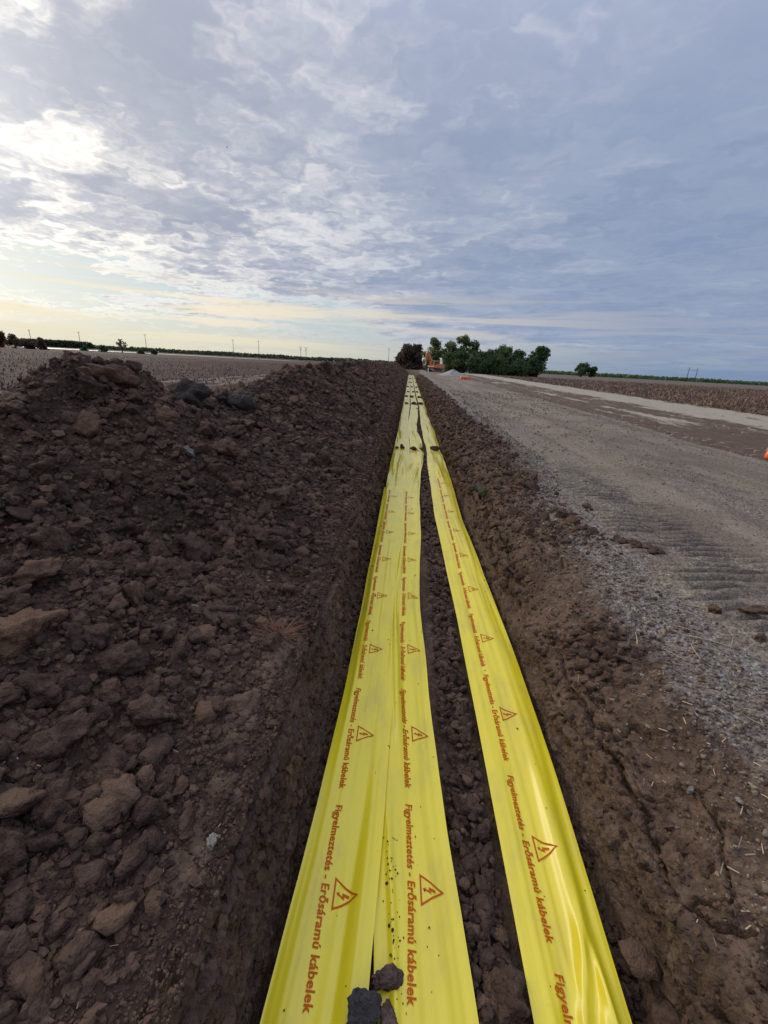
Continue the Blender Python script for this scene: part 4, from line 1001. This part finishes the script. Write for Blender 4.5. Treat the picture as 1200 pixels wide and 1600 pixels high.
# left horizon
tree('broadleaf_tree', -144, 150, 6.0, 6.0, M['leaf_red'], 'reddish autumn tree at the left edge of the photo', 'tree', None, 1800, 46, size=.34)
for i, (x, y, h, w, lab) in enumerate([(-137, 150, 4.4, 5, 'brown bushy tree right beside the reddish autumn tree'), (-132.5, 150, 3.3, 5, 'low brown bush right of the brown bushy tree'), (-127.5, 150, 3.4, 4, 'last low bush of the clump at the left edge')]):
    tree('bush', x, y, h, w, M['leaf_brown'], lab, 'bush', 'bushes in the clump at the left edge', 1100, 47+i, .02, low=.02, size=.32)
tree('bare_tree', -132*1.0, 200, 6.0, 5.5, M['leaf_brown'], 'thin open tree with a bare stem beyond the left field', 'tree', None, 260, 52, open_=1.0, size=.34, low=.5)
for i, (x, y, h, w, lab) in enumerate([(-141, 200, 2.9, 4.6, 'low round tree just left of the thin open tree'), (-150, 200, 1.9, 3.4, 'small bush left of the low round tree beyond the left field'), (-123, 200, 1.8, 3, 'small low bush left of the middle power pole'), (-117, 200, 2.2, 3.2, 'small low bush right of the middle power pole')]):
    tree('bush', x, y, h, w, M['leaf_dark'], lab, 'bush', 'bushes beyond the left field', 700, 53+i, .02, low=.0, size=.36)
def treeline(name, a0, a1, dist, h0, h1, mat, n, size, label=None):
    rg = np.random.default_rng(int(abs(a0*1000))+n)
    t = rg.uniform(0, 1, n); tx = a0+(a1-a0)*t; x = tx*dist; hh = h0+(h1-h0)*(0.5+0.5*gnoise(x*.012, x*0, 150))*(0.75+.5*gnoise(x*.06, x*0, 151)); hh = np.maximum(hh, h0*.6)
    c = np.stack([x, dist+rg.uniform(-30, 30, n), hh*rg.uniform(0, 1, n)**.8], -1)
    a = rg.normal(size=(n, 3)); a /= np.linalg.norm(a, axis=1)[:, None]; b = np.cross(a, rg.normal(size=(n, 3))); b /= np.linalg.norm(b, axis=1)[:, None]; s = size*rg.uniform(.5, 1.2, n)[:, None]
    V = np.stack([c-a*s-b*s*.7, c+a*s-b*s*.6, c+a*s*.8+b*s*.7, c-a*s*.8+b*s*.6], 1).reshape(-1, 3)
    o = link(name, mesh_np(name, V, np.arange(n*4).reshape(-1, 4), mat, False)); tag(o, kind='stuff')
M['far_leaf'] = leaf_mat('far_leaf', (.035, .052, .026), (.055, .076, .036), (.075, .09, .045))
treeline('far_wood', -.868, -.755, 720, 9.5, 10.5, M['far_leaf'], 5200, 2.0)
treeline('far_treeline', -1.4, .05, 900, 4, 11, M['far_leaf'], 13000, 2.0)
treeline('far_hedge', .28, 1.5, 420, 1.6, 4.2, M['leaf_dark'], 11000, 1.0)
# flooded strip beyond the left field
m, n_, b_, _ = new_mat('still_water'); b_.inputs['Base Color'].default_value = (.10, .11, .11, 1); b_.inputs['Roughness'].default_value = .12; b_.inputs['Specular IOR Level'].default_value = .6
geo_ = n_.node('ShaderNodeNewGeometry'); bump(n_, b_, [(n_.noise(geo_.outputs['Position'], .6, 3), .05, .05)]); M['water'] = m
V = []; nW = 60
for i in range(nW+1):
    t = i/nW; tx = -.90+t*.66; d0 = 215+60*t+4*math.sin(i*1.3); d1 = d0+70*(1-t)**.5*1.3+6
    V += [(tx*d0, d0, .02), (tx*d1, d1, .02)]
me = mesh_np('water', np.array(V), np.array([(2*i, 2*i+2, 2*i+3, 2*i+1) for i in range(nW)]), M['water'], False); tag(link('water', me), kind='structure')

# power poles
M['pole'] = simple('weathered_concrete', (.085, .075, .07), .85, .2, .2, 2)
M['porcelain'] = simple('porcelain', (.22, .17, .14), .3, .5)
M['wire'] = simple('wire', (.10, .10, .10), .5, .4)
def pole(tx, dist, h, label, group, arm=True, vee=False, r=.17):
    root = empty('power_pole', (tx*dist, dist, -.06)); tag(root, label, 'power pole', group)
    MB().tube([(0, 0, 0), (0, 0, h)], [r, r*.6], 8).build('shaft', M['pole'], root, None, True)
    if vee:
        for s in (-1, 1): MB().tube([(0, 0, h*.72), (s*1.0, 0, h+.2)], [.10, .08], 6).build('arm', M['pole'], root)
        MB().box((0, 0, h), (2.3, .14, .14)).build('crossarm', M['pole'], root)
    elif arm:
        MB().box((0, -.16, h-.5), (1.7, .12, .12)).build('crossarm', M['pole'], root)
        for s in (-.75, .0, .75): MB().tube([(s, -.16, h-.44), (s, -.16, h-.2)], [.05, .035], 6).build('insulator', M['porcelain'], root)
    return root
g1 = 'power poles along the left horizon'
pole(-.874, 240, 9.3, 'leftmost power pole on the left horizon, in front of the dark wood', g1)
pole(-.757, 255, 10.1, 'power pole right behind the highest peak of the soil heap', g1)
pole(-.602, 265, 10.9, 'power pole between the thin open tree and the middle of the left horizon', g1)
pole(-.400, 275, 10.9, 'left one of the two single poles above the far left treeline', g1)
pole(-.342, 280, 11.1, 'right one of the two single poles above the far left treeline', g1)
pole(-.2465, 330, 9.9, 'left pole of the forked pair above the soil heap', g1, vee=True)
pole(-.2345, 330, 9.6, 'right pole of the forked pair above the soil heap', g1, vee=True)
pole(-.049, 300, 11.2, 'slim power pole left of the round brownish tree', g1)
hf = 'pair of poles on the right horizon'
pole(.6005, 330, 9.8, 'left pole of the leaning pair on the right horizon', hf, arm=False, r=.28)
pole(.6185, 330, 9.8, 'right pole of the leaning pair on the right horizon', hf, arm=False, r=.28)
o = MB().box((.6095*330, 330, 8.0), (5.6, .16, .16)).build('crossarm', M['pole']); o.name = 'pole_crossarm'; tag(o, 'crossbar joining the two poles on the right horizon', 'crossbar')

# ------------------------------------------------------------------ excavator, mound, barrier
M['orange'] = simple('orange_paint', (.62, .21, .07), .42, .5, .14, 2.0)
M['faded'] = simple('faded_orange_paint', (.50, .20, .13), .5, .4, .2, 2.0)
M['steel'] = simple('dark_steel', (.045, .042, .040), .6, .4, .3, 3)
M['glass'] = simple('cab_glass', (.03, .035, .04), .08, .6)
M['chrome'] = simple('rod_chrome', (.45, .45, .45), .25, .5, 0, 1, .9)
def excavator(x, y, rz):
    root = empty('excavator', (x, y, -.03), rz); root.scale = (.90, .90, .90)
    tag(root, 'orange crawler excavator with its arm folded, parked beside the road in front of the trees', 'excavator')
    for s in (-1, 1):
        pts = [(-1.75, .12), (-2.05, .30), (-2.1, .55), (-1.85, .88), (1.85, .88), (2.1, .55), (2.05, .30), (1.75, .12), (1.5, .04), (-1.5, .04)]
        tk = MB().prism(pts, s*1.15-.3, s*1.15+.3).build('track', M['steel'], root, None, False, .03)
        for i in range(5): MB().tube([(-1.4+.7*i, s*1.47, .34), (-1.4+.7*i, s*1.50, .34)], .18, 12).build('roller', M['faded'], tk)
        for px in (-1.72, 1.72): MB().tube([(px, s*1.46, .5), (px, s*1.52, .5)], .30, 14).build('sprocket', M['faded'], tk)
    MB().box((0, 0, .72), (2.4, 1.7, .45)).build('undercarriage', M['steel'], root)
    MB().tube([(0, 0, .9), (0, 0, 1.1)], .65, 20).build('slew_ring', M['steel'], root)
    MB().prism([(1.35, 1.12), (1.5, 1.3), (1.45, 1.6), (.2, 1.62), (.1, 2.15), (-1.6, 2.2), (-1.75, 2.05), (-1.75, 1.12)], -1.3, 1.3).build('upper_body', M['orange'], root, None, False, .05)
    MB().prism([(-1.72, 1.0), (-1.72, 2.18), (-2.35, 2.1), (-2.55, 1.8), (-2.55, 1.2), (-2.4, 1.0)], -1.32, 1.32).build('counterweight', M['faded'], root, None, False, .08)
    MB().box((-.7, -.3, 2.28), (1.3, 1.2, .2)).build('engine_hood', M['faded'], root, None, False, .05)
    MB().tube([(-.5, -.85, 2.2), (-.5, -.85, 2.75), (-.58, -.85, 2.85)], .06, 8).build('exhaust', M['steel'], root)
    cab = MB().prism([(-.35, 1.35), (1.4, 1.35), (1.5, 1.9), (1.2, 2.95), (-.3, 2.98), (-.4, 2.2)], .35, 1.28).build('cab', M['orange'], root, None, False, .05)
    for yy in (.345, 1.285): MB().prism([(-.2, 2.05), (.5, 2.05), (.5, 2.8), (-.2, 2.82)], yy-.006, yy+.006).build('side_window', M['glass'], cab)
    MB().prism([(.6, 1.9), (1.35, 1.9), (1.1, 2.8), (.6, 2.8)], 1.279, 1.291).build('door_window', M['glass'], cab)
    MB().box((1.37, .81, 2.4), (.03, .8, .85), Matrix.Rotation(R(-16), 3, 'Y')).build('windscreen', M['glass'], cab)
    MB().prism([(.7, 1.45), (1.0, 1.75), (1.15, 2.9), (1.75, 3.75), (3.0, 4.75), (3.25, 4.72), (3.2, 4.5), (2.2, 3.55), (1.75, 2.8), (1.45, 1.5)], -.24, .24).build('boom', M['orange'], root, None, False, .03)
    st = MB().prism([(2.75, 4.85), (3.1, 5.15), (3.42, 4.75), (3.35, 2.0), (3.1, 1.95), (2.98, 4.4)], -.17, .17).build('stick', M['orange'], root, None, False, .03)
    for s in (-.38, .38): 
        c = MB().tube([(1.35, s, 1.5), (1.75, s, 2.5)], .10, 10).build('boom_cylinder', M['orange'], root); MB().tube([(1.75, s, 2.5), (2.05, s, 3.25)], .055, 8).build('rod', M['chrome'], c)
    c = MB().tube([(1.6, 0, 3.85), (2.3, 0, 4.6)], .11, 10).build('stick_cylinder', M['orange'], root); MB().tube([(2.3, 0, 4.6), (2.85, 0, 5.05)], .06, 8).build('rod', M['chrome'], c)
    MB().tube([(3.42, 0, 4.1), (3.45, 0, 2.6)], .08, 8).build('bucket_cylinder', M['orange'], root)
    bk = MB().prism([(3.05, 2.05), (3.5, 2.05), (3.75, 1.55), (3.6, .9), (3.1, .62), (2.5, .72), (2.35, .95), (2.75, 1.1), (2.95, 1.4)], -.55, .55).build('bucket', M['steel'], root, None, False, .03)
    for i in range(5): MB().box((2.28, -.44+.22*i, .83), (.26, .09, .08)).build('tooth', M['steel'], bk)
    for s in (-1, 1): MB().box((1.47, s*.9 if s < 0 else .62, 1.45), (.06, .2, .12)).build('headlight', M['chrome'], root)
    return root
excavator(6.0, 110, R(218))
def heap_of_gravel():
    n = 70; a = np.linspace(0, 2*math.pi, n, endpoint=False); rs = np.linspace(0, 1, 26); aa, rr = np.meshgrid(a, rs)
    w = 2.15*(1+.12*np.sin(aa*2+1)+.05*np.sin(aa*5)); x = rr*w*np.cos(aa)*1.1; y = rr*w*np.sin(aa)
    z = 1.02*(1-rr)**1.15*(1+.1*np.sin(aa*3))+.05*fbm(x*2, y*2, 3, 161)*(rr < .97)-.06*(rr > .98); z[0] = z[0].mean()
    V = np.stack([x, y, z], -1).reshape(-1, 3); i = np.arange(25)[:, None]*n; j = np.arange(n)[None]; j2 = (j+1) % n
    F = np.stack([i+j, i+n+j, i+n+j2, i+j2], -1).reshape(-1, 4)
    o = link('gravel_mound', mesh_np('gravel_mound', V, F, M['mound'], True), None, (6.9, 72, -.02)); tag(o, 'pale grey mound of gravel heaped at the roadside in front of the trees', 'gravel mound')
M['mound'] = soil_mat('mound_gravel', (.24, .212, .182), (.32, .285, .25), (.40, .36, .32))
heap_of_gravel()
M['plastic'] = simple('orange_plastic', (.80, .13, .035), .4, .5, .1, 4)
M['plastic_pale'] = simple('pale_plastic', (.62, .58, .52), .5, .4, .1, 4)
br = empty('plastic_barrier', (6.62, 53, 0), R(6)); br.scale = (.72, .85, .85); tag(br, 'bright orange plastic road barrier lying flat at the roadside in front of the gravel mound', 'barrier')
MB().prism([(-.85, .05), (.85, .02), (.92, .14), (.80, .36), (-.78, .40), (-.9, .2)], -.24, .24).build('shell', M['plastic'], br, None, False, .04)
for s in (-.5, .45): MB().box((s, -.1, .03), (.34, .75, .08)).build('foot', M['plastic'], br)
MB().box((.05, -.25, .2), (.9, .02, .10)).build('reflective_band', M['plastic'], br)
o = MB().box((0, 0, .05), (1.1, .16, .07)).build('plank', M['plastic_pale'], None, (5.5, 54, .0), False, .01); o.rotation_euler = (0, 0, .3); tag(o, 'pale board lying on the ground left of the orange barrier', 'board')
o = MB().tube([(-.9, 0, .05), (.9, .1, .06)], .05, 8).build('marker_pole', M['plastic'], None, (4.7, 82, .0)); tag(o, 'thin orange pole lying on the road edge left of the gravel mound', 'marker pole')
mk = MB().box((0, 0, .45), (.30, .25, .9), None, .8).build('marker_stone', M['plastic_pale'], None, (4.3, 105, -.02), False, .05); tag(mk, 'short white marker post at the roadside left of the excavator tracks', 'marker post')
def spool(x, y, z):
    rt = empty('road_marker', (x, y, z)); tag(rt, 'orange red plastic marker cap cut off by the right edge of the photo', 'marker')
    pr = [(0.0, .001), (.085, .001), (.10, .03), (.095, .10), (.075, .165), (.04, .195), (.0, .20)]
    V = []; n = 18
    for r_, z_ in pr:
        for k in range(n): V.append((max(r_, .0005)*math.cos(2*math.pi*k/n), max(r_, .0005)*math.sin(2*math.pi*k/n), z_))
    F = [(i*n+k, i*n+(k+1) % n, (i+1)*n+(k+1) % n, (i+1)*n+k) for i in range(len(pr)-1) for k in range(n)]
    link('cap', mesh_np('cap', np.array(V), np.array(F), M['plastic'], True), rt)
    MB().tube([(0, 0, -.1), (0, 0, .01)], .03, 8).build('stake', M['plastic_pale'], rt)
spool(6.745, 8.1, .0)
# a bird high over the field
bd = empty('bird', (-.3874*150, 150, 1.3+.3848*150), .6); tag(bd, 'tiny dark bird flying high against the clouds', 'bird')
M['feather'] = simple('dark_feather', (.09, .09, .095), .8, .2)
MB().tube([(-.22, 0, 0), (-.12, 0, .01), (0, 0, .02), (.12, 0, .02), (.2, 0, .03)], [.012, .045, .06, .045, .012], 8).build('body', M['feather'], bd, None, True)
for s in (-1, 1):
    V = [(-.08, s*.04, .03), (.08, s*.04, .03), (.10, s*.26, .13), (-.05, s*.27, .12), (.02, s*.52, .09), (-.08, s*.46, .09)]
    MB_ = MB(); MB_.v = V+[(a, b, c-.012) for a, b, c in V]; MB_.f = [(0, 1, 2, 3), (3, 2, 4, 5), (6, 9, 8, 7), (9, 11, 10, 8), (0, 3, 9, 6), (3, 5, 11, 9), (1, 7, 8, 2), (2, 8, 10, 4), (4, 10, 11, 5), (0, 6, 7, 1)]
    MB_.build('wing', M['feather'], bd)
